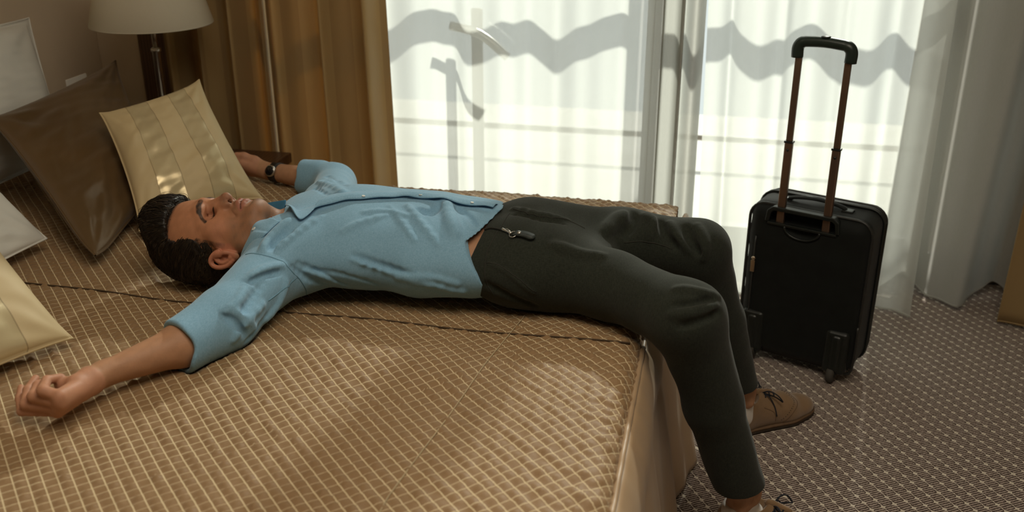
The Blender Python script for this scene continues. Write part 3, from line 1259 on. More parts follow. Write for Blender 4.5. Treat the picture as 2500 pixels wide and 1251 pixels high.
# ------------------------------------------------------------------ the sleeping man: body
HY = 1.89        # middle plane of the head; the face looks up, the crown points towards -x


def hd(a, b, c, side):
    """a point of the head: a = x, b = distance from the middle plane, c = height"""
    return (a, HY - side * b, c)


def build_head(S):
    # skull and face masses
    S.ell((-1.142, HY, 0.604), (0.097, 0.076, 0.090), 0.01)
    S.ell((-1.105, HY, 0.634), (0.070, 0.066, 0.060), 0.03)
    S.ell((-1.040, HY, 0.650), (0.056, 0.043, 0.048), 0.03)
    S.cone((-1.08, HY, 0.592), (-1.03, HY, 0.606), 0.066, 0.050, 0.03)
    S.ell((-0.9830, HY, 0.6930), (0.0165, 0.0245, 0.0195), 0.016)
    S.cone((-1.006, HY, 0.678), (-0.990, HY, 0.684), 0.028, 0.024, 0.016)
    for s in (1, -1):
        # jaw line from below the ear to the chin, cheek, cheekbone, temple
        S.chain([hd(-1.022, 0.055, 0.612, s), hd(-0.990, 0.050, 0.634, s), hd(-0.978, 0.034, 0.664, s), hd(-0.980, 0.014, 0.686, s)], [0.021, 0.020, 0.019, 0.017], 0.020)
        S.ell(hd(-1.030, 0.039, 0.647, s), (0.036, 0.024, 0.031), 0.025)
        S.ell(hd(-1.064, 0.047, 0.652, s), (0.026, 0.019, 0.021), 0.020)
        S.cone(hd(-1.066, 0.053, 0.648, s), hd(-1.045, 0.066, 0.622, s), 0.011, 0.007, 0.016)
        # eye socket, brow ridge, then the closed lid bulging over the eyeball
        S.ell(hd(-1.0845, 0.0300, 0.6920, s), (0.0175, 0.0215, 0.0235), 0.010, 's')
        S.chain([hd(-1.1115, 0.006, 0.6950, s), hd(-1.1070, 0.028, 0.6860, s), hd(-1.0900, 0.050, 0.6630, s)], [0.0100, 0.0095, 0.0075], 0.014)
        S.ell(hd(-1.0825, 0.0310, 0.6615, s), (0.0150, 0.0165, 0.0160), 0.004)
        # lid crease above; fold under the lashes
        S.chain([hd(-1.0925, 0.018, 0.6765, s), hd(-1.0955, 0.031, 0.6735, s), hd(-1.0900, 0.046, 0.6630, s)], 0.0014, 0.004, 's')
        S.chain([hd(-1.0770, 0.0165, 0.6790, s), hd(-1.0725, 0.0250, 0.6765, s), hd(-1.0695, 0.0340, 0.6720, s), hd(-1.0700, 0.0450, 0.6640, s)], 0.0016, 0.003, 's')
    # nose
    S.cone((-1.0990, HY, 0.6900), (-1.0560, HY, 0.7135), 0.0090, 0.0085, 0.011)
    S.ell((-1.0515, HY, 0.7130), (0.0112, 0.0105, 0.0125), 0.007)
    for s in (1, -1):
        S.cone(hd(-1.090, 0.0065, 0.6820, s), hd(-1.054, 0.0100, 0.6990, s), 0.0075, 0.0100, 0.010)
        S.ell(hd(-1.0455, 0.0130, 0.7010, s), (0.0088, 0.0068, 0.0085), 0.005)
    S.cone((-1.0445, HY, 0.7130), (-1.0385, HY, 0.7040), 0.0050, 0.0060, 0.006)
    for s in (1, -1):
        S.cone(hd(-1.0398, 0.0075, 0.7095, s), hd(-1.048, 0.0085, 0.7015, s), 0.0034, 0.0030, 0.003, 's')
        S.cone(hd(-1.0360, 0.0225, 0.6960, s), hd(-1.018, 0.0320, 0.6860, s), 0.0022, 0.0012, 0.014, 's')
    # mouth
    S.ell((-1.011, HY, 0.684), (0.030, 0.029, 0.0235), 0.014)
    for s in (1, -1):
        S.chain([(-1.0225, HY, 0.7050), hd(-1.0225, 0.007, 0.7050, s), hd(-1.0160, 0.0175, 0.6985, s), hd(-1.0085, 0.0245, 0.6900, s)], [0.0050, 0.0056, 0.0044, 0.0026], 0.006)
        S.chain([(-1.0075, HY, 0.7060), hd(-1.0070, 0.009, 0.7040, s), hd(-1.0055, 0.0185, 0.6960, s), hd(-1.0060, 0.0240, 0.6895, s)], [0.0068, 0.0062, 0.0042, 0.0026], 0.005)
        S.chain([(-1.0155, HY, 0.7118), hd(-1.0150, 0.008, 0.7105, s), hd(-1.0105, 0.0185, 0.7020, s), hd(-1.0070, 0.0250, 0.6935, s)], [0.0017, 0.0016, 0.0014, 0.0010], 0.0025, 's')
    S.cone((-0.9950, HY - 0.014, 0.7110), (-0.9950, HY + 0.014, 0.7110), 0.0030, 0.0030, 0.012, 's')
    S.cone((-1.034, HY, 0.7120), (-1.0255, HY, 0.7140), 0.0018, 0.0022, 0.006, 's')
    for s in (1, -1):
        # ear: plate, rim, inner fold, lobe; hollow of the shell carved out
        A = np.array([[0.955, 0.10 * s, 0.27], [-0.22, -s * 0.55, 0.80], [0.2, s * -0.83, -0.5]])
        q, _ = np.linalg.qr(A.T)
        M = q.T
        c = np.array(hd(-1.032, 0.0770, 0.6035, s))
        S.ell(c, (0.029, 0.0195, 0.0085), 0.006, rot=M)
        e = lambda u, v, w: tuple(c + np.array([u, 0, 0]) + np.array([0.20 * v, 0, v * 0.98]) + np.array([0, -s * w, 0]))
        rim = [e(-0.013, 0.0155, 0.003), e(-0.0235, 0.006, 0.007), e(-0.0265, -0.007, 0.0110), e(-0.0180, -0.0175, 0.0135), e(-0.002, -0.0205, 0.0135), e(0.0135, -0.0155, 0.0105), e(0.0235, -0.004, 0.006)]
        S.chain(smooth_path(rim, 3), 0.0044, 0.003)
        S.ell(e(0.0265, 0.006, 0.003), (0.0100, 0.0055, 0.0090), 0.006)
        S.ell(e(-0.006, -0.005, 0.0135), (0.0165, 0.0055, 0.0090), 0.003, 's', rot=M)
        S.ell(e(0.008, 0.004, 0.010), (0.0085, 0.0085, 0.0065), 0.004, 's')
        S.chain(smooth_path([e(-0.016, -0.004, 0.0080), e(-0.005, -0.0095, 0.0105), e(0.007, -0.0085, 0.0095), e(0.0165, -0.001, 0.007)], 3), 0.0032, 0.003)
        S.chain([e(-0.017, 0.003, 0.006), e(-0.008, -0.003, 0.0080)], [0.002, 0.0028], 0.003)
        S.ell(e(0.004, 0.0145, 0.0055), (0.0065, 0.0045, 0.0045), 0.005)
        S.ell(e(0.0165, 0.0035, 0.0065), (0.0045, 0.0035, 0.0040), 0.004)
    # throat and neck
    S.oval((-1.055, HY + 0.005, 0.588), (-0.945, 1.965, 0.603), (0.054, 0.054), (0.064, 0.056), (0, 0, 1), 0.03)
    S.cone((-1.00, HY + 0.004, 0.636), (-0.94, 1.935, 0.634), 0.024, 0.022, 0.04)


FINGERS_NEAR = {
    'index': [(-1.0505, 1.2500, 0.580), (-1.0770, 1.2462, 0.590), (-1.0972, 1.2836, 0.586), (-1.0875, 1.3065, 0.580)],
    'middle': [(-1.0490, 1.2500, 0.566), (-1.1020, 1.2505, 0.573), (-1.1125, 1.2780, 0.577), (-1.1100, 1.3020, 0.573)],
    'ring': [(-1.0595, 1.2555, 0.552), (-1.1215, 1.2515, 0.554), (-1.1370, 1.2810, 0.563), (-1.1430, 1.3110, 0.568)],
    'little': [(-1.0700, 1.2620, 0.539), (-1.1330, 1.2525, 0.538), (-1.1550, 1.2770, 0.545), (-1.1660, 1.2990, 0.554)],
}


def build_hand(S, wrist, fingers, radii, thumb, palm_k=0.014):
    W = np.array(wrist, float)
    for i, (nm, p) in enumerate(fingers.items()):
        p = [np.array(q, float) for q in p]
        r = radii[i]
        # back of the hand: one tendon per finger from wrist to knuckle
        S.cone(W + (p[0] - W) * 0.12, p[0], 0.0165, r + 0.0032, palm_k)
    for i, (nm, p) in enumerate(fingers.items()):
        r = radii[i]
        S.chain(p, [r + 0.0010, r + 0.0006, r - 0.0006, r - 0.0016], 0.0035)
    S.chain(thumb, [0.0170, 0.0150, 0.0115, 0.0085], 0.008)


def build_body():
    S = Sculpt()
    # trunk lying on its back
    S.ell((-0.80, 2.00, 0.604), (0.19, 0.185, 0.090), 0.03)
    S.ell((-0.60, 2.015, 0.591), (0.20, 0.160, 0.071), 0.06)
    S.ell((-0.43, 2.03, 0.586), (0.15, 0.165, 0.070), 0.06)
    S.cone((-0.90, 1.85, 0.596), (-0.92, 2.16, 0.594), 0.058, 0.058, 0.04)
    build_head(S)
    # near arm
    S.cone((-0.905, 1.835, 0.600), (-0.932, 1.590, 0.560), 0.056, 0.042, 0.03)
    S.cone((-0.932, 1.590, 0.560), (-0.965, 1.500, 0.557), 0.043, 0.043, 0.02)
    S.oval((-0.965, 1.500, 0.557), (-1.050, 1.372, 0.555), (0.0420, 0.0400), (0.0270, 0.0225), (-0.4, 0.5, 0.75), 0.015)
    S.oval((-1.050, 1.372, 0.555), (-1.056, 1.345, 0.556), (0.0270, 0.0225), (0.0290, 0.0240), (-0.4, 0.5, 0.75), 0.012)
    build_hand(S, (-1.055, 1.350, 0.556), FINGERS_NEAR, [0.0088, 0.0092, 0.0088, 0.0076],
               [(-1.0590, 1.3400, 0.566), (-1.0600, 1.3080, 0.570), (-1.0810, 1.3040, 0.566), (-1.0980, 1.3120, 0.560)])
    # far arm, bent at the elbow
    S.cone((-0.935, 2.185, 0.600), (-1.040, 2.480, 0.555), 0.052, 0.040, 0.03)
    S.oval((-1.040, 2.480, 0.555), (-1.262, 2.532, 0.556), (0.039, 0.037), (0.026, 0.025), (0, 0, 1), 0.015)
    fw = np.array([-1.270, 2.533, 0.556])
    fing = {
        'index': [fw + (-0.070, -0.010, 0.022), fw + (-0.098, -0.008, 0.032), fw + (-0.100, -0.020, 0.010), fw + (-0.084, -0.026, 0.004)],
        'middle': [fw + (-0.074, -0.004, 0.010), fw + (-0.108, 0.000, 0.020), fw + (-0.112, -0.018, 0.000), fw + (-0.092, -0.026, -0.006)],
        'ring': [fw + (-0.074, 0.006, -0.004), fw + (-0.106, 0.012, 0.004), fw + (-0.112, -0.006, -0.012), fw + (-0.092, -0.014, -0.018)],
        'little': [fw + (-0.068, 0.016, -0.014), fw + (-0.094, 0.024, -0.010), fw + (-0.104, 0.010, -0.022), fw + (-0.090, 0.002, -0.026)],
    }
    build_hand(S, tuple(fw + (0.006, 0, 0)), fing, [0.0086, 0.0090, 0.0086, 0.0074],
               [tuple(fw + (-0.014, 0.004, 0.012)), tuple(fw + (-0.040, 0.006, 0.026)), tuple(fw + (-0.070, 0.002, 0.040)), tuple(fw + (-0.092, -0.002, 0.044))])
    # legs
    for hip, knee, ank, heel, toe in (((-0.40, 1.960, 0.580), (-0.020, 1.764, 0.576), (0.128, 1.854, 0.130), (0.122, 1.866, 0.055), (0.255, 1.847, 0.045)),
                                      ((-0.40, 2.110, 0.580), (-0.016, 2.130, 0.574), (0.124, 2.293, 0.130), (0.115, 2.292, 0.055), (0.245, 2.395, 0.045))):
        mid = (-0.19, 1.890 if hip[1] < 2 else 2.13, 0.580)
        S.cone(hip, mid, 0.058, 0.050, 0.05)
        S.cone(mid, knee, 0.048, 0.044, 0.02)
        S.cone(knee, ank, 0.040, 0.033, 0.02)
        S.cone(ank, heel, 0.033, 0.033, 0.02)
        S.cone(heel, toe, 0.033, 0.024, 0.02)
        side = np.array([toe[1] - heel[1], -(toe[0] - heel[0]), 0.0])
        side /= np.linalg.norm(side)
        for s in (1, -1):
            S.ell(np.array(ank) + side * s * 0.030 + (0, 0, -0.022), (0.014, 0.014, 0.014), 0.012)
    V, T = S.surface((-1.405, 1.20, 0.005), (0.31, 2.60, 0.745), 0.0044)
    c = V[T].mean(1)
    m = (c[:, 0] < -0.955) & (np.abs(c[:, 1] - HY) < 0.125)
    m |= (c[:, 1] < 1.385) & (c[:, 0] < -1.02)
    V, T = refine(V, T, m, S)
    c = V[T].mean(1)
    m = (c[:, 0] < -0.975) & (c[:, 0] > -1.135) & (c[:, 1] - HY < 0.03) & (np.abs(c[:, 1] - HY) < 0.115) & (c[:, 2] > 0.565)
    V, T = refine(V, T, m, S, 2)
    return S, V, T


def skin_colors(V):
    x, y, z = V.T
    b = HY - y                      # positive towards the camera
    ab = np.abs(b)
    n = len(V)
    base = np.array([0.43, 0.192, 0.100])
    C = np.repeat(base[None], n, 0)

    def put(mask, col):
        C[:] = C * (1 - mask[:, None]) + np.array(col) * mask[:, None]

    def seg(pts, w, soft):
        """soft mask around a polyline mirrored on both sides of the face"""
        Q = np.stack([x, ab], -1)
        d = np.full(n, 9.0)
        for a, c in zip(pts[:-1], pts[1:]):
            a, c = np.array(a)[:2], np.array(c)[:2]
            ac = c - a
            t = np.clip(((Q - a) @ ac) / (ac @ ac), 0, 1)
            d = np.minimum(d, np.linalg.norm(Q - a - t[:, None] * ac, axis=1))
        return np.clip((w + soft - d) / soft, 0, 1) * head * (z > 0.64)

    head = (x < -0.94) & (ab < 0.12) & (z > 0.5)
    nz = vnoise(V, 60, 2, 3)
    # ruddier nose, cheeks, ears and hands
    put(0.35 * np.exp(-(((x + 1.05) / 0.02) ** 2 + (b / 0.02) ** 2 + ((z - 0.71) / 0.02) ** 2)), (0.52, 0.20, 0.13))
    put(0.35 * np.exp(-(((x + 1.045) / 0.03) ** 2 + ((ab - 0.05) / 0.03) ** 2 + ((z - 0.655) / 0.03) ** 2)), (0.52, 0.215, 0.14))
    put(0.5 * head * np.clip((0.036 - np.hypot(x + 1.032, z - 0.604)) / 0.004, 0, 1) * (ab > 0.07), (0.50, 0.18, 0.12))
    # stubble over jaw, chin, upper lip and throat
    beard = np.clip((x + 1.030 + 0.9 * np.clip(z - 0.664, 0, 1) - 0.5 * np.clip(0.640 - z, 0, 0.02)) / 0.022, 0, 1) * head * (z > 0.575) * np.clip((0.092 - ab) / 0.01, 0, 1)
    beard *= 1 - 0.9 * np.clip((0.036 - np.hypot(x + 1.032, z - 0.604)) / 0.006, 0, 1)
    ul = seg([(-1.0315, 0.0), (-1.030, 0.012), (-1.018, 0.027), (-1.002, 0.031)], 0.0040, 0.005)
    chin = np.exp(-(((x + 0.980) / 0.024) ** 2 + (b / 0.036) ** 2)) * (z > 0.60) * head
    stub = np.clip(np.maximum(np.maximum(0.80 * chin, ul * 0.62), 0.58 * beard) * (0.85 + 0.35 * nz), 0, 0.8)
    cheek_clear = np.exp(-(((x + 1.035) / 0.03) ** 2 + ((ab - 0.035) / 0.02) ** 2 + ((z - 0.69) / 0.02) ** 2))
    put(stub * (1 - 0.5 * cheek_clear), (0.135, 0.085, 0.052))
    # lips
    lip = np.maximum(seg([(-1.0220, 0.0), (-1.0220, 0.007), (-1.0160, 0.0175), (-1.0085, 0.0245)], 0.0042, 0.0016),
                     seg([(-1.0075, 0.0), (-1.0070, 0.009), (-1.0055, 0.0185), (-1.0070, 0.0240)], 0.0050, 0.0018))
    put(0.75 * lip, (0.34, 0.125, 0.085))
    put(0.80 * seg([(-1.0155, 0.0), (-1.0150, 0.008), (-1.0105, 0.0185), (-1.0070, 0.0250)], 0.0009, 0.0010), (0.09, 0.03, 0.022))  # shade in the gap between the lips, painted dark
    # brows and lashes
    brow = np.maximum(seg([(-1.1105, 0.012), (-1.1080, 0.026), (-1.1010, 0.040)], 0.0046, 0.0026), seg([(-1.1010, 0.040), (-1.0900, 0.0495), (-1.0800, 0.0545)], 0.0026, 0.0024))
    put(0.95 * brow * np.clip(0.92 + 0.25 * nz, 0, 1), (0.014, 0.010, 0.007))
    lash = seg([(-1.0790, 0.0180), (-1.0735, 0.0260), (-1.0700, 0.0345), (-1.0695, 0.0445)], 0.0023, 0.0012)
    put(0.93 * lash, (0.016, 0.010, 0.007))
    put(0.25 * seg([(-1.0825, 0.018), (-1.083, 0.045)], 0.009, 0.006) * (1 - lash) * (1 - brow), (0.44, 0.21, 0.135))
    # nostrils: shade of the carved holes painted into the skin colour
    put(0.85 * seg([(-1.0400, 0.0075), (-1.044, 0.0082)], 0.0026, 0.0010) * (z < 0.7085) * (x > -1.0445), (0.03, 0.010, 0.007))
    # sideburn in front of the ear, thinning downwards
    Q = np.stack([x, z], -1)
    a, c = np.array([-1.095, 0.630]), np.array([-1.034, 0.629])
    t = np.clip(((Q - a) @ (c - a)) / ((c - a) @ (c - a)), 0, 1)
    d = np.linalg.norm(Q - a - t[:, None] * (c - a), axis=1)
    put(np.clip((0.012 - 0.005 * t - d) / 0.005, 0, 1) * head * (ab > 0.05) * (0.95 - 0.45 * t) * np.clip(0.8 + 0.5 * nz, 0, 1), (0.022, 0.015, 0.010))
    # scalp under the hair
    sc = np.clip((-x - 1.165) / 0.01, 0, 1) * head
    put(sc, (0.05, 0.03, 0.02))
    put(1.0 * (~head), (0.44, 0.235, 0.135))
    hand = ((y < 1.345) & (x < -1.02)) | ((y > 2.5) & (x < -1.29))
    put(0.35 * hand, (0.56, 0.245, 0.16))
    C *= (1 + 0.06 * nz + 0.03 * vnoise(V, 15, 9, 2))[:, None]
    return np.clip(C, 0, 1)


def skin_material():
    m = mat('skin', (0.5, 0.27, 0.17), rough=0.55, spec=0.35, sub=0.10)
    nt = NT(m)
    at = nt.new('ShaderNodeAttribute', attribute_name='tint')
    nt.link(at.outputs['Color'], nt.bsdf.inputs['Base Color'])
    f = nt.noise(nt.coord('Object'), 380, 3)
    nt.bump(f, 0.18, 0.0012)


skin_material()
man = thing('person', (-0.6, 2.0, 0.5), 'man in a blue shirt and dark trousers asleep across the bed, arms flung out', 'person')
BODY, _V, _T = build_body()
mesh_np('body', _V, _T, 'skin', man, colors=skin_colors(_V))

# ------------------------------------------------------------------ hair
def hair_material():
    m = mat('hair', (0.02, 0.013, 0.008), rough=0.45, spec=0.45)
    nt = NT(m)
    at = nt.new('ShaderNodeAttribute', attribute_name='tint')
    nt.link(at.outputs['Color'], nt.bsdf.inputs['Base Color'])


hair_material()


def build_hair():
    """a close cap over the scalp plus combed-back locks and strands, all one head of hair"""
    r = np.random.default_rng(5)
    H = Sculpt()
    H.ell((-1.152, HY, 0.600), (0.101, 0.082, 0.093), 0.01)
    H.ell((-1.204, HY, 0.652), (0.058, 0.066, 0.050), 0.03)       # swept-up front
    H.ell((-1.105, HY, 0.562), (0.090, 0.076, 0.052), 0.03)       # nape
    H.ell((-1.105, HY, 0.613), (0.084, 0.0745, 0.080), 0.02)      # sides
    # hairline: keep forehead, temples, ears and neck clear
    hx = [-1.20, -1.165, -1.146, -1.125, -1.108, -1.087, -1.06, -1.03, -0.99]
    hz = [0.600, 0.632, 0.627, 0.643, 0.650, 0.637, 0.632, 0.627, 0.620]

    def face(P):
        wob = 0.0012 * np.sin(P[..., 0] * 400 + P[..., 2] * 300) + 0.0008 * np.sin(P[..., 1] * 330)
        a = P[..., 0] + 1.180 - 0.12 * np.abs(P[..., 1] - HY) + wob
        return -np.minimum(a, P[..., 2] - np.interp(P[..., 0], hx, hz) + wob)
    H.field('s', face, (-1.25, 1.75, 0.5), (-0.95, 2.02, 0.75), 0.005)
    H.field('i', lambda P: P[..., 0] + 1.022 + 0.5 * np.clip(0.565 - P[..., 2], -0.1, 0), (-1.30, 1.75, 0.48), (-0.90, 2.02, 0.75), 0.006)
    for s in (1, -1):
        H.ell(hd(-1.030, 0.080, 0.600, s), (0.030, 0.022, 0.0215), 0.004, 's')

    def tex(P):
        ph = P[..., 1] * 170 + 75 * P[..., 2] + 4 * np.sin(P[..., 0] * 45 + P[..., 1] * 30)
        return (0.0008 * np.sin(ph) + 0.0007 * np.sin(ph * 2.7 + P[..., 0] * 60)) * np.clip((-P[..., 0] - 1.03) / 0.05, 0, 1)
    H.field('d', tex, (-1.30, 1.75, 0.48), (-0.95, 2.02, 0.75), 0.0)
    V, T = H.surface((-1.30, 1.77, 0.485), (-0.99, 2.01, 0.72), 0.0030)
    V[:, 2] = np.maximum(V[:, 2], 0.4985)
    cols = np.repeat(np.array([[0.012, 0.008, 0.005]]), len(V), 0)
    Vs, Ts, Cs = [V], [T], [cols]
    base = len(V)
    # strands: rooted on the cap, combed back from the forehead and down the sides
    ok = np.flatnonzero((V[:, 2] > 0.512) & ~((V[:, 0] > -1.165) & (V[:, 2] > 0.642)) & (V[:, 0] < -1.045))
    N = 9000
    nseg = 7
    P = V[r.choice(ok, N)] + r.normal(size=(N, 3)) * 0.0008
    front = np.clip((P[:, 2] - 0.615) / 0.05, 0, 1) * np.clip((-P[:, 0] - 1.10) / 0.05, 0, 1)
    lock = vnoise(P, 11, 21, 2)
    flow = front[:, None] * np.array([-1.0, 0.0, 0.05]) + (1 - front)[:, None] * np.array([-0.32, 0.0, -0.95])
    flow = flow + np.stack([0.30 * lock, 0.45 * lock, 0.25 * lock], -1) + r.normal(size=(N, 3)) * 0.06
    Ln = (0.030 + 0.035 * r.random(N)) * (0.6 + 0.6 * front) * np.where(P[:, 0] > -1.10, 0.55, 1.0)
    lift = 0.0006 + 0.0022 * r.random(N) ** 2 + 0.003 * front * r.random(N) + np.where(r.random(N) < 0.02, 0.005, 0)
    wv = r.random(N) * 6.28
    h = 0.0015
    pts = np.zeros((N, nseg, 3))
    nrm = np.zeros((N, nseg, 3))
    for k in range(nseg):
        t = k / (nseg - 1)
        for _ in range(2):
            d = H.eval(P)
            g = np.stack([H.eval(P + np.eye(3)[a] * h) - d for a in range(3)], -1) / h
            n = g / (np.linalg.norm(g, axis=1)[:, None] + 1e-6)
            P = P - n * np.clip(d, -0.004, 0.004)[:, None]
        nrm[:, k] = n
        pts[:, k] = P + n * (lift * math.sin(math.pi * min(1.0, 0.12 + t)) + 0.0003)[:, None]
        f = flow - n * ((flow * n).sum(1))[:, None]
        f /= np.linalg.norm(f, axis=1)[:, None] + 1e-6
        P = P + f * (Ln / nseg)[:, None] + np.cross(n, f) * (0.0011 * np.sin(wv + t * 5))[:, None]
    pts[..., 2] = np.maximum(pts[..., 2], 0.500)
    tan = np.gradient(pts, axis=1)
    tan /= np.linalg.norm(tan, axis=2)[..., None] + 1e-9
    u = np.cross(tan, nrm)
    u /= np.linalg.norm(u, axis=2)[..., None] + 1e-9
    v = np.cross(u, tan)
    w = (0.00030 + 0.00035 * r.random(N))[:, None, None] * (1 - np.linspace(0, 1, nseg) ** 2 * 0.85)[None, :, None]
    ring = np.stack([pts + u * w, pts - u * w * 0.5 + v * w * 0.8, pts - u * w * 0.5 - v * w * 0.8], 2).reshape(N, -1, 3)
    q = grid_faces(3, nseg, True)
    tri = np.concatenate([q[:, [0, 1, 2]], q[:, [0, 2, 3]]])
    Ts.append((tri[None] + (base + np.arange(N) * 3 * nseg)[:, None, None]).reshape(-1, 3))
    Vs.append(ring.reshape(-1, 3))
    gl = r.random(N)
    col = np.where((gl < 0.72)[:, None], np.array([[0.020, 0.013, 0.008]]) * (0.5 + gl)[:, None], np.array([[0.070, 0.045, 0.024]]))
    Cs.append(np.repeat(col, 3 * nseg, 0))
    return H, np.concatenate(Vs), np.concatenate(Ts), np.concatenate(Cs)


HAIR, _V, _T, _C = build_hair()
mesh_np('hair', _V, _T, 'hair', man, colors=_C)

# ------------------------------------------------------------------ shirt
def cloth_material(name, warp, weft, rough, scale, heather=0.5, sheen=0.2):
    """woven cloth: two thread colours crossing, slubs along each thread"""
    m = mat(name, warp, rough=rough, spec=0.2, sheen=sheen)
    nt = NT(m)
    v = nt.coord('Object')
    a = nt.noise(nt.mapping(v, scale=(scale, scale * 0.18, scale * 0.18)), 1.0, 2)
    b = nt.noise(nt.mapping(v, scale=(scale * 0.18, scale, scale)), 1.0, 2)
    f = nt.math('ADD', nt.math('MULTIPLY', a, 0.5), nt.math('MULTIPLY', b, 0.5))
    nt.link(nt.ramp(f, [(0.5 - 0.25 * heather, warp), (0.5 + 0.25 * heather, weft)]), nt.bsdf.inputs['Base Color'])
    nt.bump(f, 0.25, 0.0012)


cloth_material('shirt_cotton', (0.175, 0.345, 0.490), (0.245, 0.430, 0.590), 0.8, 900)
mat('shirt_inside_shaded', (0.045, 0.150, 0.260), rough=0.85, spec=0.2, vary=0.1, vscale=40, bump=0.1, bscale=500)  # darker shirt cotton; shade inside the collar put into the colour
mat('shirt_stitch', (0.13, 0.27, 0.37), rough=0.9, vary=0.1)
mat('button_pearl', (0.72, 0.74, 0.70), rough=0.3, spec=0.6, vary=0.05)

PLACKET = ([-0.90, -0.866, -0.858, -0.829, -0.804, -0.771, -0.747, -0.709, -0.664, -0.60, -0.52, -0.45], [1.880, 1.892, 1.912, 1.928, 1.941, 1.956, 1.970, 1.997, 2.008, 2.008, 2.011, 2.018])


def build_shirt():
    S = Sculpt()
    S.ell((-0.80, 2.00, 0.603), (0.190, 0.198, 0.103), 0.03)
    S.ell((-0.62, 2.013, 0.593), (0.200, 0.180, 0.090), 0.06)
    S.oval((-0.62, 2.013, 0.592), (-0.38, 2.030, 0.586), (0.178, 0.088), (0.186, 0.085), (0, 0, 1), 0.05)
    S.cone((-0.895, 1.850, 0.598), (-0.915, 2.160, 0.592), 0.070, 0.068, 0.05)
    S.cone((-0.94, 1.90, 0.600), (-0.95, 2.05, 0.598), 0.056, 0.056, 0.04)
    # sleeves
    S.cone((-0.900, 1.850, 0.600), (-0.930, 1.600, 0.563), 0.074, 0.060, 0.05)
    S.cone((-0.930, 1.600, 0.563), (-0.975, 1.455, 0.558), 0.059, 0.0470, 0.03)
    S.cone((-0.930, 2.175, 0.590), (-1.035, 2.470, 0.552), 0.068, 0.055, 0.05)
    S.cone((-1.035, 2.470, 0.552), (-1.190, 2.509, 0.556), 0.055, 0.046, 0.03)
    # rolled cuffs
    S.cone((-0.944, 1.558, 0.560), (-0.975, 1.455, 0.558), 0.0590, 0.0525, 0.004)
    S.cone((-1.088, 2.489, 0.557), (-1.190, 2.509, 0.556), 0.0555, 0.0520, 0.004)
    for grp in SHIRT_RIDGES:
        pts, r, k, op = grp
        S.chain(smooth_path(pts, 3), r, k, op)

    # soft overall creasing
    def creases(P):
        q = P @ np.array([[0.9, 0.2, 0.1], [-0.3, 0.9, 0.2], [0.1, -0.4, 0.9]])
        a = np.sin(q[..., 0] * 46 + 2.2 * np.sin(q[..., 1] * 19) + 1.7 * np.sin(q[..., 2] * 23))
        b = np.sin(q[..., 1] * 61 + 2.0 * np.sin(q[..., 0] * 27))
        return -0.0016 * a * (0.5 + 0.5 * b)
    S.field('d', creases, (-1.2, 1.40, 0.48), (-0.35, 2.65, 0.78), 0.0)

    # the left front lies over the right one: a raised edge along the placket
    def front(P):
        yp = np.interp(P[..., 0], *PLACKET) + 0.004 * np.sin(P[..., 0] * 55)
        lift = 0.0030 + 0.0012 * np.sin(P[..., 0] * 38 + 1.0)
        t = np.clip((P[..., 1] - yp) / 0.0030, 0, 1) * np.clip((2.16 - P[..., 1]) / 0.12, 0, 1)
        return -lift * t * np.clip((P[..., 2] - 0.63) / 0.02, 0, 1) * np.clip((P[..., 0] + 0.915) / 0.03, 0, 1)
    S.field('d', front, (-0.97, 1.90, 0.60), (-0.40, 2.20, 0.78), 0.0)

    # openings: neck, V at the throat, hem, cuffs
    S.oval((-1.06, HY + 0.005, 0.590), (-0.930, 1.968, 0.612), (0.062, 0.070), (0.064, 0.062), (0, 0, 1), 0.008, 's')
    S.cone((-0.955, 1.925, 0.700), (-0.870, 1.918, 0.722), 0.034, 0.010, 0.006, 's')

    def hem(P):
        xh = np.interp(P[..., 2], [0.50, 0.55, 0.60, 0.635, 0.655, 0.664, 0.678, 0.700], [-0.430, -0.440, -0.468, -0.494, -0.507, -0.488, -0.458, -0.440])
        return P[..., 0] - xh - 0.003 * np.sin(P[..., 1] * 31)
    S.field('i', hem, (-0.62, 1.78, 0.46), (-0.15, 2.30, 0.78), 0.0025)
    S.oval((-0.585, 2.015, 0.590), (-0.36, 2.030, 0.586), (0.166, 0.078), (0.178, 0.079), (0, 0, 1), 0.004, 's')
    for c, d, r in (((-0.965, 1.485, 0.558), (-0.42, -0.90, 0.10), 0.0440), ((-1.140, 2.500, 0.556), (-0.99, 0.12, 0.0), 0.0440)):
        c, d = np.array(c), np.array(d) / np.linalg.norm(d)
        S.field('i', lambda P, c=c, d=d: (P - c) @ d + 0.004 * np.sin(P[..., 2] * 90), c - 0.11, c + 0.11, 0.0025)
        S.cone(c - d * 0.035, c + d * 0.05, r, r, 0.003, 's')
    V, T = S.surface((-1.20, 1.42, 0.485), (-0.40, 2.60, 0.765), 0.0030)
    V = relax(V, T, 1, 0.35)
    return S, V, T


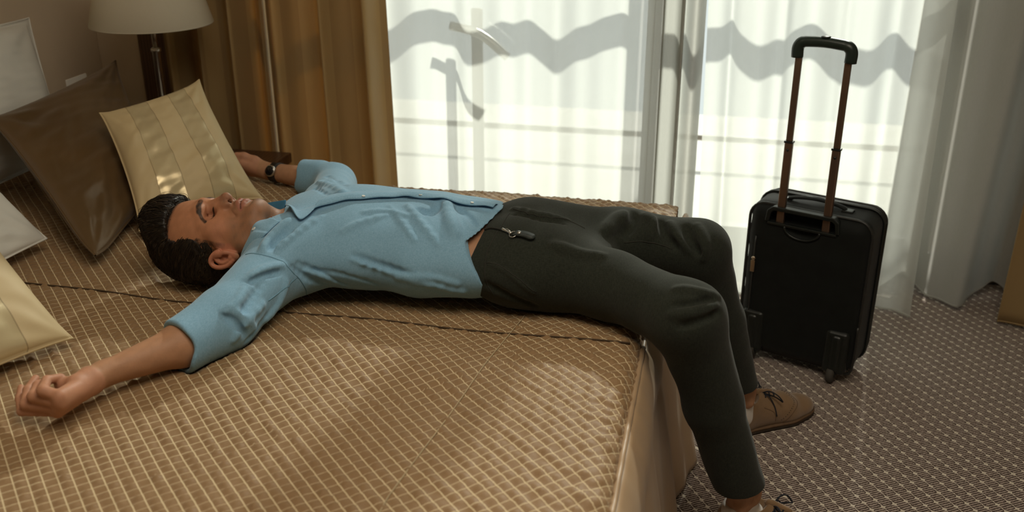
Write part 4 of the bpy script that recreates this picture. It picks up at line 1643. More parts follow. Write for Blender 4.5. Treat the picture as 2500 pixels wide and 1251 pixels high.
SHIRT_RIDGES = [
    ([(-0.5812, 2.0152, 0.6954), (-0.5515, 1.9425, 0.683), (-0.5276, 1.8975, 0.6668)], 0.006, 0.022, 'u'),
    ([(-0.6558, 1.9689, 0.6959), (-0.6082, 1.9094, 0.6808), (-0.5572, 1.8644, 0.6524)], 0.003, 0.014, 'u'),
    ([(-0.6968, 1.9629, 0.6949), (-0.6478, 1.9028, 0.6801), (-0.6088, 1.8613, 0.6593)], 0.0015, 0.012, 'u'),
    ([(-0.6277, 1.9589, 0.694), (-0.6014, 1.9539, 0.6901), (-0.5917, 1.9898, 0.6933)], 0.004, 0.014, 's'),
    ([(-0.5488, 1.997, 0.6888), (-0.5163, 1.9675, 0.6842), (-0.494, 1.9364, 0.6747)], 0.003, 0.014, 's'),
    ([(-0.9063, 1.7525, 0.6554), (-0.9101, 1.7837, 0.6647), (-0.8952, 1.8256, 0.6819), (-0.8842, 1.8528, 0.6876)], 0.004, 0.014, 'u'),
    ([(-0.8926, 1.7598, 0.656), (-0.8868, 1.7868, 0.6654), (-0.8719, 1.8225, 0.6775)], 0.003, 0.012, 's'),
    ([(-0.8802, 1.7705, 0.6577), (-0.8579, 1.8238, 0.6732), (-0.8288, 1.8882, 0.6863)], 0.002, 0.012, 'u'),
    ([(-0.8475, 1.7602, 0.6203), (-0.8276, 1.7812, 0.5879), (-0.8051, 1.8169, 0.5588)], 0.002, 0.01, 's'),
    ([(-0.8403, 1.7723, 0.6233), (-0.8012, 1.8011, 0.5893), (-0.7643, 1.8271, 0.5582)], 0.0018, 0.01, 's'),
    ([(-0.8127, 1.7949, 0.5985), (-0.755, 1.8089, 0.5901), (-0.6929, 1.8356, 0.5611)], 0.001, 0.01, 's'),
    ([(-0.8271, 1.783, 0.6023), (-0.7905, 1.8088, 0.5767), (-0.7558, 1.8417, 0.5446)], 0.002, 0.01, 'u'),
    ([(-0.7318, 1.8182, 0.6237), (-0.6619, 1.8231, 0.6027), (-0.5667, 1.8231, 0.5788), (-0.501, 1.8427, 0.5584)], 0.001, 0.016, 'u'),
    ([(-0.7323, 1.8208, 0.63), (-0.6744, 1.8256, 0.6106), (-0.6111, 1.8151, 0.6033)], 0.001, 0.014, 's'),
    ([(-0.766, 1.8523, 0.6697), (-0.7392, 1.8816, 0.6808), (-0.6912, 1.9227, 0.687)], 0.002, 0.012, 'u'),
    ([(-0.6365, 1.8174, 0.5899), (-0.5659, 1.8221, 0.5944), (-0.5096, 1.832, 0.5802)], 0.0008, 0.014, 'u'),
    ([(-0.8964, 1.6554, 0.6297), (-0.8837, 1.6946, 0.6354), (-0.8618, 1.7398, 0.6302)], 0.004, 0.014, 'u'),
    ([(-0.8944, 1.6459, 0.627), (-0.8788, 1.6829, 0.6289), (-0.8616, 1.7219, 0.6231)], 0.003, 0.012, 's'),
    ([(-0.739, 1.9174, 0.6928), (-0.6966, 1.9392, 0.6907), (-0.6477, 1.9267, 0.6889)], 0.002, 0.012, 'u'),
    ([(-0.8628, 1.6398, 0.586), (-0.8687, 1.5762, 0.5754), (-0.8837, 1.5486, 0.5518)], 0.003, 0.012, 'u'),
    ([(-0.8583, 1.6629, 0.5615), (-0.8633, 1.6134, 0.5483), (-0.8749, 1.579, 0.5325)], 0.002, 0.01, 's'),
    ([(-0.9007, 1.5517, 0.6019), (-0.8806, 1.5585, 0.5829), (-0.8705, 1.5739, 0.5493)], 0.003, 0.012, 's'),
    ([(-0.8952, 1.5677, 0.608), (-0.8753, 1.5763, 0.5926), (-0.8634, 1.5971, 0.5565)], 0.003, 0.012, 'u'),
    ([(-0.8938, 1.6392, 0.6241), (-0.8891, 1.5919, 0.6149), (-0.8995, 1.5591, 0.6073)], 0.003, 0.014, 'u'),
    ([(-0.8742, 1.6719, 0.6204), (-0.8749, 1.6233, 0.6061), (-0.8764, 1.5792, 0.5955)], 0.003, 0.012, 's'),
    ([(-0.8482, 1.7288, 0.5974), (-0.8544, 1.6948, 0.5654), (-0.8632, 1.6512, 0.5481)], 0.003, 0.014, 'u'),
    ([(-0.9837, 2.302, 0.6356), (-0.9056, 2.1808, 0.6696), (-0.8284, 2.041, 0.706)], 0.003, 0.012, 's'),
    ([(-0.9475, 2.1637, 0.667), (-0.8833, 2.0744, 0.6908), (-0.8185, 1.9897, 0.7091)], 0.004, 0.014, 'u'),
    ([(-0.9363, 2.1109, 0.6696), (-0.8697, 2.0044, 0.7004), (-0.8254, 1.9692, 0.7078)], 0.003, 0.012, 's'),
]
SHIRT_SEAMS = {'armhole': [(-0.945, 1.7487, 0.6437), (-0.907, 1.7376, 0.6516), (-0.8699, 1.7439, 0.64), (-0.8453, 1.7532, 0.611), (-0.8378, 1.7655, 0.5914), (-0.8335, 1.7815, 0.5644), (-0.8478, 1.8169, 0.5287)], 'sleeve': [(-0.8386, 1.763, 0.5945), (-0.8501, 1.7106, 0.5886), (-0.8584, 1.6591, 0.5865)]}
SHIRT_BUTTONS = [(-0.7611, 1.981, 0.7069), (-0.6776, 2.0141, 0.7016), (-0.5862, 2.0239, 0.6958), (-0.8298, 1.9413, 0.7028)]
SHIRT, _V, _T = build_shirt()
shirt = mesh_np('shirt', _V, _T, 'shirt_cotton', man)


def seam_tube(S, name, pts, r, material, parent, lift=0.0002):
    """a stitched line lying on a sculpted surface"""
    P = np.array(smooth_path(pts, 10))
    P = S.project(P, 6)
    bm = bmesh.new()
    add_tube(bm, [tuple(p) for p in P], r, 5)
    return obj(name, bm, material, parent, smooth=True)


def surface_normal(S, p, h=0.004):
    p = np.array(p, float)
    g = np.array([S.eval((p + np.eye(3)[i] * h)[None])[0] - S.eval((p - np.eye(3)[i] * h)[None])[0] for i in range(3)])
    return g / np.linalg.norm(g)


for pts in SHIRT_SEAMS.values():
    seam_tube(SHIRT, 'seam', pts, 0.0011, 'shirt_stitch', shirt)


def button(pos, nrm, parent, r=0.0052):
    bm = bmesh.new()
    add_lathe(bm, [(0.0008, -0.0008), (r, -0.0008), (r, 0.0008), (r * 0.85, 0.0014), (r * 0.6, 0.0009), (0.0008, 0.0009)], pos, nrm, 18)
    obj('button', bm, 'button_pearl', parent, smooth=True)


def sheet(name, rows, material, parent, n=8, thick=0.0022, inside=None):
    """cloth spanned between polylines"""
    R = [np.array(smooth_path(r, n)) for r in rows]
    R = np.stack(R)
    cols = [np.array(smooth_path([tuple(p) for p in R[:, i]], 4)) for i in range(R.shape[1])]
    G = np.stack(cols)                        # (nu, nv, 3)
    V = G.reshape(-1, 3)
    o = mesh_np(name, V, grid_faces(G.shape[1], G.shape[0]), material, parent)
    md = o.modifiers.new('solidify', 'SOLIDIFY')
    md.thickness = thick
    md.offset = 0
    return o


def lay(pts, lifts):
    """drop points onto the shirt and raise them by the given heights"""
    P = SHIRT.project(np.array(pts, float), 10)
    return [tuple(p + surface_normal(SHIRT, p) * h) for p, h in zip(P, lifts)]


# collar: near leaf standing against the jaw, far leaf turned up with its inner side showing
EDGE = [(-1.0300, 1.8300, 0.522), (-0.9980, 1.8255, 0.590), (-0.9800, 1.8290, 0.632), (-0.9760, 1.8390, 0.664), (-0.9690, 1.8480, 0.677), (-0.9450, 1.8660, 0.680)]
FOLD = lay([(-1.0000, 1.8180, 0.530), (-0.9640, 1.8120, 0.602), (-0.9500, 1.8150, 0.645), (-0.9440, 1.8220, 0.664), (-0.9380, 1.8310, 0.674), (-0.9250, 1.8500, 0.682)], [0.008] * 6)
LIE = lay([(-0.9750, 1.8040, 0.540), (-0.9330, 1.7980, 0.606), (-0.9180, 1.8020, 0.650), (-0.9130, 1.8090, 0.664), (-0.9080, 1.8200, 0.672), (-0.9010, 1.8400, 0.680)], [0.0015] * 6)
sheet('collar', [EDGE, FOLD, LIE], 'shirt_cotton', shirt)
_n = np.cross(np.array(FOLD[4]) - FOLD[2], np.array(EDGE[3]) - FOLD[3])
_n = _n / np.linalg.norm(_n) * (1 if _n[1] < 0 else -1)
button(tuple(np.array(FOLD[3]) * 0.6 + np.array(EDGE[3]) * 0.4 + _n * 0.0022), tuple(_n), shirt, 0.0048)
sheet('collar', [[(-1.0100, 1.990, 0.668), (-0.985, 1.990, 0.674), (-0.9580, 1.990, 0.680)],
                 [(-0.998, 1.975, 0.655), (-0.975, 1.975, 0.660), (-0.956, 1.975, 0.667)],
                 [(-0.983, 1.960, 0.640), (-0.972, 1.960, 0.645), (-0.958, 1.960, 0.650)]], 'shirt_inside_shaded', shirt)
sheet('collar_band', [[(-1.010, 1.975, 0.650), (-0.990, 1.955, 0.660), (-0.968, 1.925, 0.670), (-0.950, 1.900, 0.672)],
                      [(-1.000, 1.975, 0.638), (-0.982, 1.952, 0.646), (-0.960, 1.922, 0.655), (-0.944, 1.896, 0.656)]], 'shirt_cotton', shirt)
# placket: the free front edge of the left panel, curling up as a lapel near the throat
NEAR = [(-0.9130, 1.9000, 0.69), (-0.8920, 1.8780, 0.69), (-0.8720, 1.8520, 0.69), (-0.8590, 1.8540, 0.69), (-0.8520, 1.8830, 0.69), (-0.8480, 1.9130, 0.70)]
NEAR += [(x, float(np.interp(x, *PLACKET)) - 0.002, 0.70) for x in (-0.82, -0.79, -0.76, -0.73, -0.70, -0.67, -0.64, -0.61, -0.58, -0.55, -0.52, -0.49, -0.468)]
lift = [0.016, 0.018, 0.010, 0.008, 0.010, 0.010, 0.007, 0.008, 0.0055, 0.008, 0.006, 0.009, 0.0055, 0.008, 0.0055, 0.009, 0.007, 0.008, 0.007]
ROW1 = lay(NEAR, lift)
ROW2 = lay([(x - (0.012 if i < 4 else 0), y + 0.020, z) for i, (x, y, z) in enumerate(NEAR)], [l * 0.75 + 0.002 for l in lift])
ROW3 = lay([(x - (0.020 if i < 4 else 0), y + 0.052, z) for i, (x, y, z) in enumerate(NEAR)], [0.0004] * len(NEAR))
sheet('placket', [ROW1, ROW2, ROW3], 'shirt_cotton', shirt, n=5, thick=0.0018)
for i in (8, 12, 16):
    p = np.array(ROW1[i]) * 0.6 + np.array(ROW2[i]) * 0.4
    n = surface_normal(SHIRT, np.array(ROW3[i]))
    button(tuple(p + n * 0.0022), tuple(n), shirt, 0.0040)

# ------------------------------------------------------------------ trousers
cloth_material('trouser_wool', (0.0115, 0.0140, 0.0105), (0.029, 0.034, 0.025), 0.9, 800, 0.7, 0.10)
mat('trouser_stitch', (0.02, 0.02, 0.015), rough=0.9, vary=0.1)


def build_trousers():
    S = Sculpt()
    S.oval((-0.52, 2.02, 0.587), (-0.40, 2.03, 0.584), (0.172, 0.082), (0.184, 0.084), (0, 0, 1), 0.02)
    S.ell((-0.40, 2.03, 0.584), (0.14, 0.184, 0.086), 0.04)
    S.ell((-0.315, 2.03, 0.588), (0.12, 0.14, 0.074), 0.05)
    # near leg, far leg
    for hip, mid, knee, calf, hemp, rr in (((-0.385, 1.962, 0.580), (-0.19, 1.893, 0.580), (-0.022, 1.764, 0.584), (0.045, 1.802, 0.370), (0.124, 1.846, 0.120), (0.088, 0.070, 0.070, 0.060, 0.054)),
                                           ((-0.385, 2.108, 0.580), (-0.19, 2.140, 0.586), (-0.014, 2.130, 0.578), (0.046, 2.200, 0.370), (0.119, 2.285, 0.120), (0.088, 0.070, 0.067, 0.061, 0.054))):
        S.cone(hip, mid, rr[0], rr[1], 0.05)
        S.cone(mid, knee, rr[1], rr[2], 0.03)
        S.cone(knee, calf, rr[2], rr[3], 0.035)
        S.cone(calf, hemp, rr[3], rr[4], 0.02)
    for pts, r, k, op in TROUSER_RIDGES:
        S.chain(smooth_path(pts, 3), r, k, op)

    def creases(P):
        q = P @ np.array([[0.8, 0.3, 0.2], [-0.4, 0.8, 0.3], [0.2, -0.4, 0.9]])
        a = np.sin(q[..., 0] * 31 + 2.4 * np.sin(q[..., 1] * 15) + 1.7 * np.sin(q[..., 2] * 17))
        b = np.sin(q[..., 1] * 43 + 2.0 * np.sin(q[..., 0] * 21))
        return -0.0024 * a * (0.5 + 0.5 * b)
    S.field('d', creases, (-0.6, 1.60, 0.05), (0.25, 2.45, 0.75), 0.0)

    # waist: cut along the tilted band, hollow inside
    def waist(P):
        xw = np.interp(P[..., 2], [0.50, 0.54, 0.58, 0.62, 0.66, 0.70], [-0.440, -0.470, -0.492, -0.490, -0.476, -0.462])
        return xw - P[..., 0]
    S.field('i', waist, (-0.72, 1.78, 0.46), (-0.30, 2.28, 0.74), 0.003)
    S.oval((-0.60, 2.015, 0.587), (-0.455, 2.026, 0.585), (0.157, 0.070), (0.170, 0.076), (0, 0, 1), 0.004, 's')
    # trouser hems
    for c, a in (((0.112, 1.8393, 0.158), (0.124, 1.846, 0.120)), ((0.1076, 2.272, 0.158), (0.119, 2.285, 0.120))):
        c = np.array(c)
        d = np.array([0.10, 0.06, -1.0])
        d /= np.linalg.norm(d)
        S.field('i', lambda P, c=c, d=d: (P - c) @ d, c - 0.09, c + 0.09, 0.003)
        g = (np.array(a) - c) / np.linalg.norm(np.array(a) - c)
        S.cone(c - g * 0.03, c + g * 0.06, 0.0470, 0.0470, 0.003, 's')
    V, T = S.surface((-0.56, 1.63, 0.10), (0.20, 2.37, 0.725), 0.0032)
    V = relax(V, T, 1, 0.35)
    return S, V, T


TROUSER_RIDGES = [
    ([(-0.43, 2.0445, 0.6775), (-0.3584, 1.999, 0.6841), (-0.3093, 2.0228, 0.6698)], 0.006, 0.012, 'u'),
    ([(-0.4195, 2.0086, 0.6804), (-0.3543, 1.9767, 0.6834), (-0.3104, 1.993, 0.6731)], 0.003, 0.01, 's'),
    ([(-0.1377, 2.1306, 0.6544), (-0.1204, 2.1074, 0.6452), (-0.1257, 2.0796, 0.6204)], 0.0015, 0.022, 'u'),
    ([(-0.1874, 2.1144, 0.6597), (-0.2072, 2.0822, 0.6478), (-0.2228, 2.0418, 0.6398)], 0.002, 0.024, 'u'),
    ([(-0.1647, 2.1275, 0.6598), (-0.1636, 2.0927, 0.6441), (-0.1812, 2.0697, 0.626)], 0.0015, 0.02, 's'),
    ([(-0.0206, 2.1038, 0.6483), (-0.0031, 2.0695, 0.6221), (-0.0031, 2.0576, 0.589)], 0.0012, 0.02, 'u'),
    ([(-0.0825, 2.1142, 0.6457), (-0.0648, 2.0821, 0.6277), (-0.0331, 2.0618, 0.6036)], 0.0012, 0.02, 'u'),
    ([(-0.1033, 2.1153, 0.6468), (-0.0881, 2.0835, 0.6252), (-0.0625, 2.0681, 0.6049)], 0.001, 0.018, 's'),
    ([(-0.0464, 2.1003, 0.6443), (-0.0319, 2.071, 0.6222), (-0.0097, 2.0591, 0.6004)], 0.001, 0.018, 's'),
    ([(-0.0472, 1.7417, 0.6542), (-0.0049, 1.7363, 0.6553), (0.0329, 1.7577, 0.638)], 0.002, 0.016, 'u'),
    ([(-0.0489, 1.7101, 0.6327), (-0.015, 1.709, 0.6394), (0.021, 1.7325, 0.6402)], 0.002, 0.014, 's'),
    ([(-0.0524, 1.7009, 0.6174), (-0.0137, 1.6999, 0.6274), (0.0291, 1.7311, 0.6306)], 0.0025, 0.016, 'u'),
    ([(-0.0358, 1.6893, 0.5999), (-0.0002, 1.6942, 0.6123), (0.035, 1.7273, 0.6192)], 0.002, 0.012, 's'),
    ([(-0.3108, 1.8945, 0.6599), (-0.2535, 1.8859, 0.6505), (-0.2057, 1.8777, 0.6521)], 0.003, 0.02, 'u'),
    ([(-0.4437, 1.8405, 0.5802), (-0.3871, 1.8411, 0.5548), (-0.3453, 1.8601, 0.5316)], 0.002, 0.012, 's'),
    ([(-0.4442, 1.8562, 0.6219), (-0.4106, 1.8455, 0.6145), (-0.3748, 1.8358, 0.595), (-0.3448, 1.8406, 0.5714)], 0.0025, 0.008, 'u'),
]
TROUSER_SEAMS = {'waistband': [(-0.4349, 2.025, 0.6763), (-0.4349, 1.9563, 0.677), (-0.4437, 1.9176, 0.6637), (-0.4524, 1.8797, 0.6417), (-0.4529, 1.857, 0.6208), (-0.4466, 1.8408, 0.5859), (-0.4287, 1.8485, 0.5504)], 'pocket': [(-0.4486, 1.8571, 0.6227), (-0.4235, 1.8528, 0.6222), (-0.3926, 1.8404, 0.6094), (-0.3635, 1.8357, 0.59), (-0.3448, 1.8406, 0.5714)], 'fly': [(-0.4259, 2.0391, 0.6782), (-0.3578, 1.9957, 0.6838), (-0.3061, 2.0214, 0.669), (-0.2633, 2.0115, 0.6575)], 'inseam': [(-0.1796, 2.0606, 0.6113), (-0.1307, 2.0745, 0.6124), (-0.0712, 2.069, 0.6038)]}
TROUSERS, _V, _T = build_trousers()
trousers = mesh_np('trousers', _V, _T, 'trouser_wool', man)
for pts in TROUSER_SEAMS.values():
    seam_tube(TROUSERS, 'seam', pts, 0.0013, 'trouser_stitch', trousers)

# ------------------------------------------------------------------ shoes, socks, watch, key fob
def suede_material():
    m = mat('suede', (0.25, 0.155, 0.085), rough=0.95, spec=0.1, sheen=0.4)
    nt = NT(m)
    v = nt.coord('Object')
    n1 = nt.noise(v, 40, 4)
    n2 = nt.noise(v, 700, 2)
    c = nt.mix(n1, (0.205, 0.125, 0.066), (0.30, 0.19, 0.105))
    c = nt.mix(nt.math('MULTIPLY', n2, 0.4), c, (0.16, 0.095, 0.05))
    nt.link(c, nt.bsdf.inputs['Base Color'])
    nt.bump(n2, 0.3, 0.0008)


suede_material()
mat('sole_rubber', (0.035, 0.024, 0.016), rough=0.7, vary=0.15)
mat('welt_leather', (0.13, 0.075, 0.038), rough=0.7, vary=0.15, vscale=60)
mat('lace_navy', (0.008, 0.010, 0.018), rough=0.8, vary=0.2, vscale=200)
mat('sock_white', (0.70, 0.66, 0.63), rough=0.95, spec=0.1, vary=0.05, bump=0.3, bscale=900, bdist=0.0008)


def make_shoe(heel, ang):
    """heel: point on the floor below the back of the heel; ang: heading of the toe"""
    S = Sculpt()
    S.ell((0.215, 0.0, 0.026), (0.072, 0.046, 0.031), 0.01)
    S.ell((0.262, 0.002, 0.024), (0.040, 0.036, 0.024), 0.02)
    S.oval((0.055, 0, 0.040), (0.20, 0, 0.032), (0.036, 0.040), (0.044, 0.034), (0, 0, 1), 0.02)
    S.ell((0.046, 0, 0.046), (0.048, 0.036, 0.052), 0.02)
    S.cone((0.085, 0, 0.072), (0.185, 0, 0.046), 0.033, 0.034, 0.03)
    S.cone((0.105, 0, 0.090), (0.145, 0, 0.078), 0.017, 0.014, 0.015)
    S.field('i', lambda P: 0.014 - P[..., 2], (-0.03, -0.08, -0.04), (0.33, 0.08, 0.16), 0.003)
    S.cone((0.050, 0, 0.099), (0.060, 0, 0.160), 0.0325, 0.040, 0.005, 's')
    S.cone((0.075, 0, 0.106), (0.090, 0, 0.165), 0.030, 0.036, 0.005, 's')
    V, T = S.surface((-0.02, -0.06, 0.0), (0.32, 0.06, 0.13), 0.0026)
    V = relax(V, T, 1, 0.3)
    ca, sa = math.cos(ang), math.sin(ang)

    def w(P):
        P = np.asarray(P, float)
        return np.stack([heel[0] + P[..., 0] * ca - P[..., 1] * sa, heel[1] + P[..., 0] * sa + P[..., 1] * ca, P[..., 2] + 0.0], -1)
    shoe = mesh_np('shoe', w(V), T, 'suede', man)

    def outline(grow, n=60):
        pts = []
        for k in range(n):
            a = 2 * math.pi * k / n
            # section of the upper just above the sole
            d = np.array([math.cos(a), math.sin(a), 0])
            c = np.array([0.145, 0, 0.0])
            ts = np.linspace(0.0, 0.2, 300)
            P = c + d * ts[:, None] + [0, 0, 0.022]
            D = S.eval(P)
            t = ts[np.argmax(D > 0)]
            pts.append(c[:2] + d[:2] * (t + grow))
        return np.array(pts)
    for nm, grow, z0, z1, m in (('sole', 0.0035, 0.0, 0.011, 'sole_rubber'), ('welt', 0.0045, 0.0105, 0.0165, 'welt_leather')):
        o2 = outline(grow)
        n = len(o2)
        A = np.concatenate([np.c_[o2, np.full(n, z0)], np.c_[o2, np.full(n, z1)], [[0.145, 0, z0], [0.145, 0, z1]]])
        i = np.arange(n)
        j = (i + 1) % n
        F = np.concatenate([np.stack([i, j, j + n], -1), np.stack([i, j + n, i + n], -1), np.stack([j, i, np.full(n, 2 * n)], -1), np.stack([i + n, j + n, np.full(n, 2 * n + 1)], -1)])
        mesh_np(nm, w(A), F, m, shoe, smooth=False)

    def on(pts, name, r, m, n=8, lift=0.0):
        P = S.project(np.array(smooth_path(pts, n)), 8)
        P[:, 2] += lift
        bm = bmesh.new()
        add_tube(bm, [tuple(p) for p in w(P)], r, 6)
        return obj(name, bm, m, shoe, smooth=True)
    # wing-tip line with brogue dots, quarters, top line
    wing = [(0.165, -0.048, 0.020), (0.195, -0.042, 0.042), (0.222, -0.024, 0.054), (0.205, 0.0, 0.062), (0.222, 0.024, 0.054), (0.195, 0.042, 0.042), (0.165, 0.048, 0.020)]
    on(wing, 'wing_stitching', 0.0010, 'welt_leather')
    for s in (1, -1):
        on([(0.105, s * 0.034, 0.076), (0.135, s * 0.038, 0.056), (0.142, s * 0.043, 0.030)], 'quarter_stitching', 0.0009, 'welt_leather')
    dots = S.project(np.array(smooth_path([(0.160, -0.047, 0.030), (0.188, -0.041, 0.049), (0.208, -0.022, 0.058), (0.196, 0.0, 0.063), (0.208, 0.022, 0.058), (0.188, 0.041, 0.049), (0.160, 0.047, 0.030)], 5)), 6)
    bm = bmesh.new()
    for p in w(dots):
        r = bmesh.ops.create_icosphere(bm, subdivisions=1, radius=0.0014)
        bmesh.ops.translate(bm, verts=r['verts'], vec=Vector(p))
    obj('broguing', bm, 'sole_rubber', shoe)
    # laces: three crossings and a bow
    for k in range(3):
        x = 0.118 + 0.017 * k
        on([(x, -0.016, 0.09), (x + 0.004, 0.0, 0.09), (x, 0.016, 0.09)], 'lace', 0.0021, 'lace_navy', lift=0.0015)
    bm = bmesh.new()
    K = np.array([0.116, 0.0, 0.096])
    for s in (1, -1):
        loop = [K, K + (0.012, s * 0.020, 0.016), K + (0.026, s * 0.040, 0.010), K + (0.040, s * 0.046, -0.010), K + (0.030, s * 0.030, -0.002), K + (0.010, s * 0.010, 0.004), K]
        add_tube(bm, [tuple(p) for p in w(np.array(smooth_path([tuple(q) for q in loop], 6)))], 0.0019, 6)
        tail = [K, K + (0.010, s * 0.022, 0.004), K + (0.022, s * 0.036, -0.022), K + (0.026, s * 0.046, -0.050)]
        add_tube(bm, [tuple(p) for p in w(np.array(smooth_path([tuple(q) for q in tail], 6)))], 0.0018, 6)
    r = bmesh.ops.create_icosphere(bm, subdivisions=2, radius=0.0045)
    bmesh.ops.translate(bm, verts=r['verts'], vec=Vector(w(K[None])[0]))
    obj('lace_bow', bm, 'lace_navy', shoe, smooth=True)
    # tongue
    on([(0.100, 0.0, 0.105), (0.120, 0.0, 0.095), (0.150, 0.0, 0.080)], 'tongue', 0.0080, 'suede')
    return shoe


def make_sock(ank, heel, toe):
    S = Sculpt()
    S.cone(ank, heel, 0.0370, 0.037, 0.02)
    S.cone(heel, toe, 0.038, 0.026, 0.02)
    f = np.array(toe) - np.array(heel)
    f[2] = 0
    f /= np.linalg.norm(f)
    c = np.array(heel) + (0, 0, 0.046)
    S.field('i', lambda P: (P - c) @ (np.array([0, 0, 1.0]) - 0.42 * f), c - 0.2, c + 0.2, 0.003)
    lo = np.minimum(heel, toe) - 0.05
    hi = np.maximum(ank, toe) + 0.05
    lo[2] = 0.012
    V, T = S.surface(lo, hi, 0.003)
    return mesh_np('sock', V, T, 'sock_white', man)


make_sock((0.128, 1.854, 0.130), (0.122, 1.866, 0.055), (0.250, 1.848, 0.042))
make_sock((0.124, 2.293, 0.130), (0.115, 2.292, 0.055), (0.228, 2.377, 0.042))
make_shoe((0.076, 1.872), math.radians(-8))
make_shoe((0.082, 2.268), math.atan2(0.103, 0.130))

mat('watch_leather', (0.012, 0.009, 0.008), rough=0.5, vary=0.2, vscale=80)
mat('watch_face', (0.01, 0.01, 0.012), rough=0.15, spec=0.6, vary=0.1)


def make_watch():
    c = np.array((-1.236, 2.5265, 0.556))
    ax = np.array((-0.973, 0.228, 0.0))
    ax /= np.linalg.norm(ax)
    up = np.array((0, 0, 1.0))
    sd = np.cross(up, ax)            # sideways around the wrist
    n = 48
    prof = [(-0.0125, 0.0), (-0.0125, 0.0022), (0.0125, 0.0022), (0.0125, 0.0)]
    V = []
    for k in range(n):
        a = 2 * math.pi * k / n
        rr = np.cos(a) * up * 0.0268 + np.sin(a) * sd * 0.0285
        un = rr / np.linalg.norm(rr)
        for s, h in prof:
            V.append(c + rr + un * h + ax * s)
    F = []
    for k in range(n):
        for j in range(4):
            F.append((k * 4 + j, k * 4 + (j + 1) % 4, ((k + 1) % n) * 4 + (j + 1) % 4, ((k + 1) % n) * 4 + j))
    strap = mesh_np('wristwatch', V, F, 'watch_leather', man, smooth=False)
    nrm = -sd if sd[1] > 0 else sd
    nrm = (nrm * 0.9 + up * 0.43)
    nrm /= np.linalg.norm(nrm)
    p = c + nrm * 0.0300
    bm = bmesh.new()
    add_lathe(bm, [(0.001, -0.002), (0.0165, -0.002), (0.0175, 0.002), (0.0165, 0.006), (0.0145, 0.007), (0.001, 0.0068)], tuple(p), tuple(nrm), 32)
    case = obj('watch_case', bm, 'steel', strap, smooth=True)
    bm = bmesh.new()
    add_lathe(bm, [(0.001, 0.0066), (0.0142, 0.0066), (0.0138, 0.0076), (0.001, 0.0076)], tuple(p), tuple(nrm), 32)
    obj('watch_face', bm, 'watch_face', strap, smooth=True)


make_watch()

mat('fob_leather', (0.02, 0.028, 0.026), rough=0.55, vary=0.2, vscale=90)


def make_key_fob():
    def onto(pts, lift, n=6):
        P = TROUSERS.project(np.array(smooth_path(pts, n)), 6)
        for i in range(len(P)):
            P[i] += surface_normal(TROUSERS, P[i]) * lift
        return P
    pts = [(-0.4720, 1.9370, 0.664), (-0.4578, 1.9392, 0.6679), (-0.4294, 1.9268, 0.6702), (-0.4063, 1.9114, 0.6686), (-0.3787, 1.9075, 0.6696), (-0.3551, 1.9003, 0.6651)]
    root = thing('key_fob', pts[3], 'small dark leather key fob on a steel clip hanging over the trouser waistband', 'key fob')
    P = onto(pts[:3], 0.0032)
    bm = bmesh.new()
    add_tube(bm, [tuple(p) for p in P], 0.0022, 8)
    obj('cord', bm, 'trouser_stitch', root, smooth=True)
    P = onto(pts[2:4], 0.0050, 8)
    bm = bmesh.new()
    add_tube(bm, [tuple(p) for p in P], [0.0036, 0.0036, 0.003, 0.0024, 0.0022, 0.0022, 0.003, 0.0034, 0.002], 10)
    d = P[-1] - P[0]
    d /= np.linalg.norm(d)
    nr = surface_normal(TROUSERS, P[4])
    sd = np.cross(nr, d)
    add_tube(bm, [tuple(p) for p in (P[0] + sd * 0.003, P[3] + sd * 0.0055, P[6] + sd * 0.004)], 0.0011, 6)
    obj('clip', bm, 'steel', root, smooth=True)
    bm = bmesh.new()
    cc = P[-1] + d * 0.005
    add_tube(bm, [tuple(cc + (d * math.cos(a) + sd * math.sin(a)) * 0.0085) for a in np.linspace(0, 2 * math.pi, 25)], 0.0011, 6, cap=False)
    obj('ring', bm, 'steel', root, smooth=True)
    Q = onto(pts[3:], 0.0050, 8)
    Q = Q[2:]
    V = []
    for i, q in enumerate(Q):
        nn = surface_normal(TROUSERS, q)
        s2 = np.cross(nn, d)
        t = i / (len(Q) - 1)
        wd = 0.0085 * min(1.0, (1.02 - t) * 6) ** 0.5 if t > 0.85 else 0.0085
        for ss, hh in ((-1, 0), (1, 0), (1, 1), (-1, 1)):
            V.append(q + s2 * ss * wd + nn * (hh * 0.0045))
    F = []
    m = len(Q)
    for i in range(m - 1):
        for j in range(4):
            F.append((i * 4 + j, i * 4 + (j + 1) % 4, (i + 1) * 4 + (j + 1) % 4, (i + 1) * 4 + j))
    F += [(0, 3, 2, 1), (m * 4 - 4, m * 4 - 3, m * 4 - 2, m * 4 - 1)]
    tg = mesh_np('leather_tag', V, F, 'fob_leather', root, smooth=False)
    nn = surface_normal(TROUSERS, Q[3])
    bm = bmesh.new()
    add_lathe(bm, [(0.0005, 0), (0.0048, 0), (0.0044, 0.0016), (0.0026, 0.0026), (0.0005, 0.0029)], tuple(Q[3] + nn * 0.0045), tuple(nn), 18)
    obj('stud', bm, 'steel', tg, smooth=True)


make_key_fob()


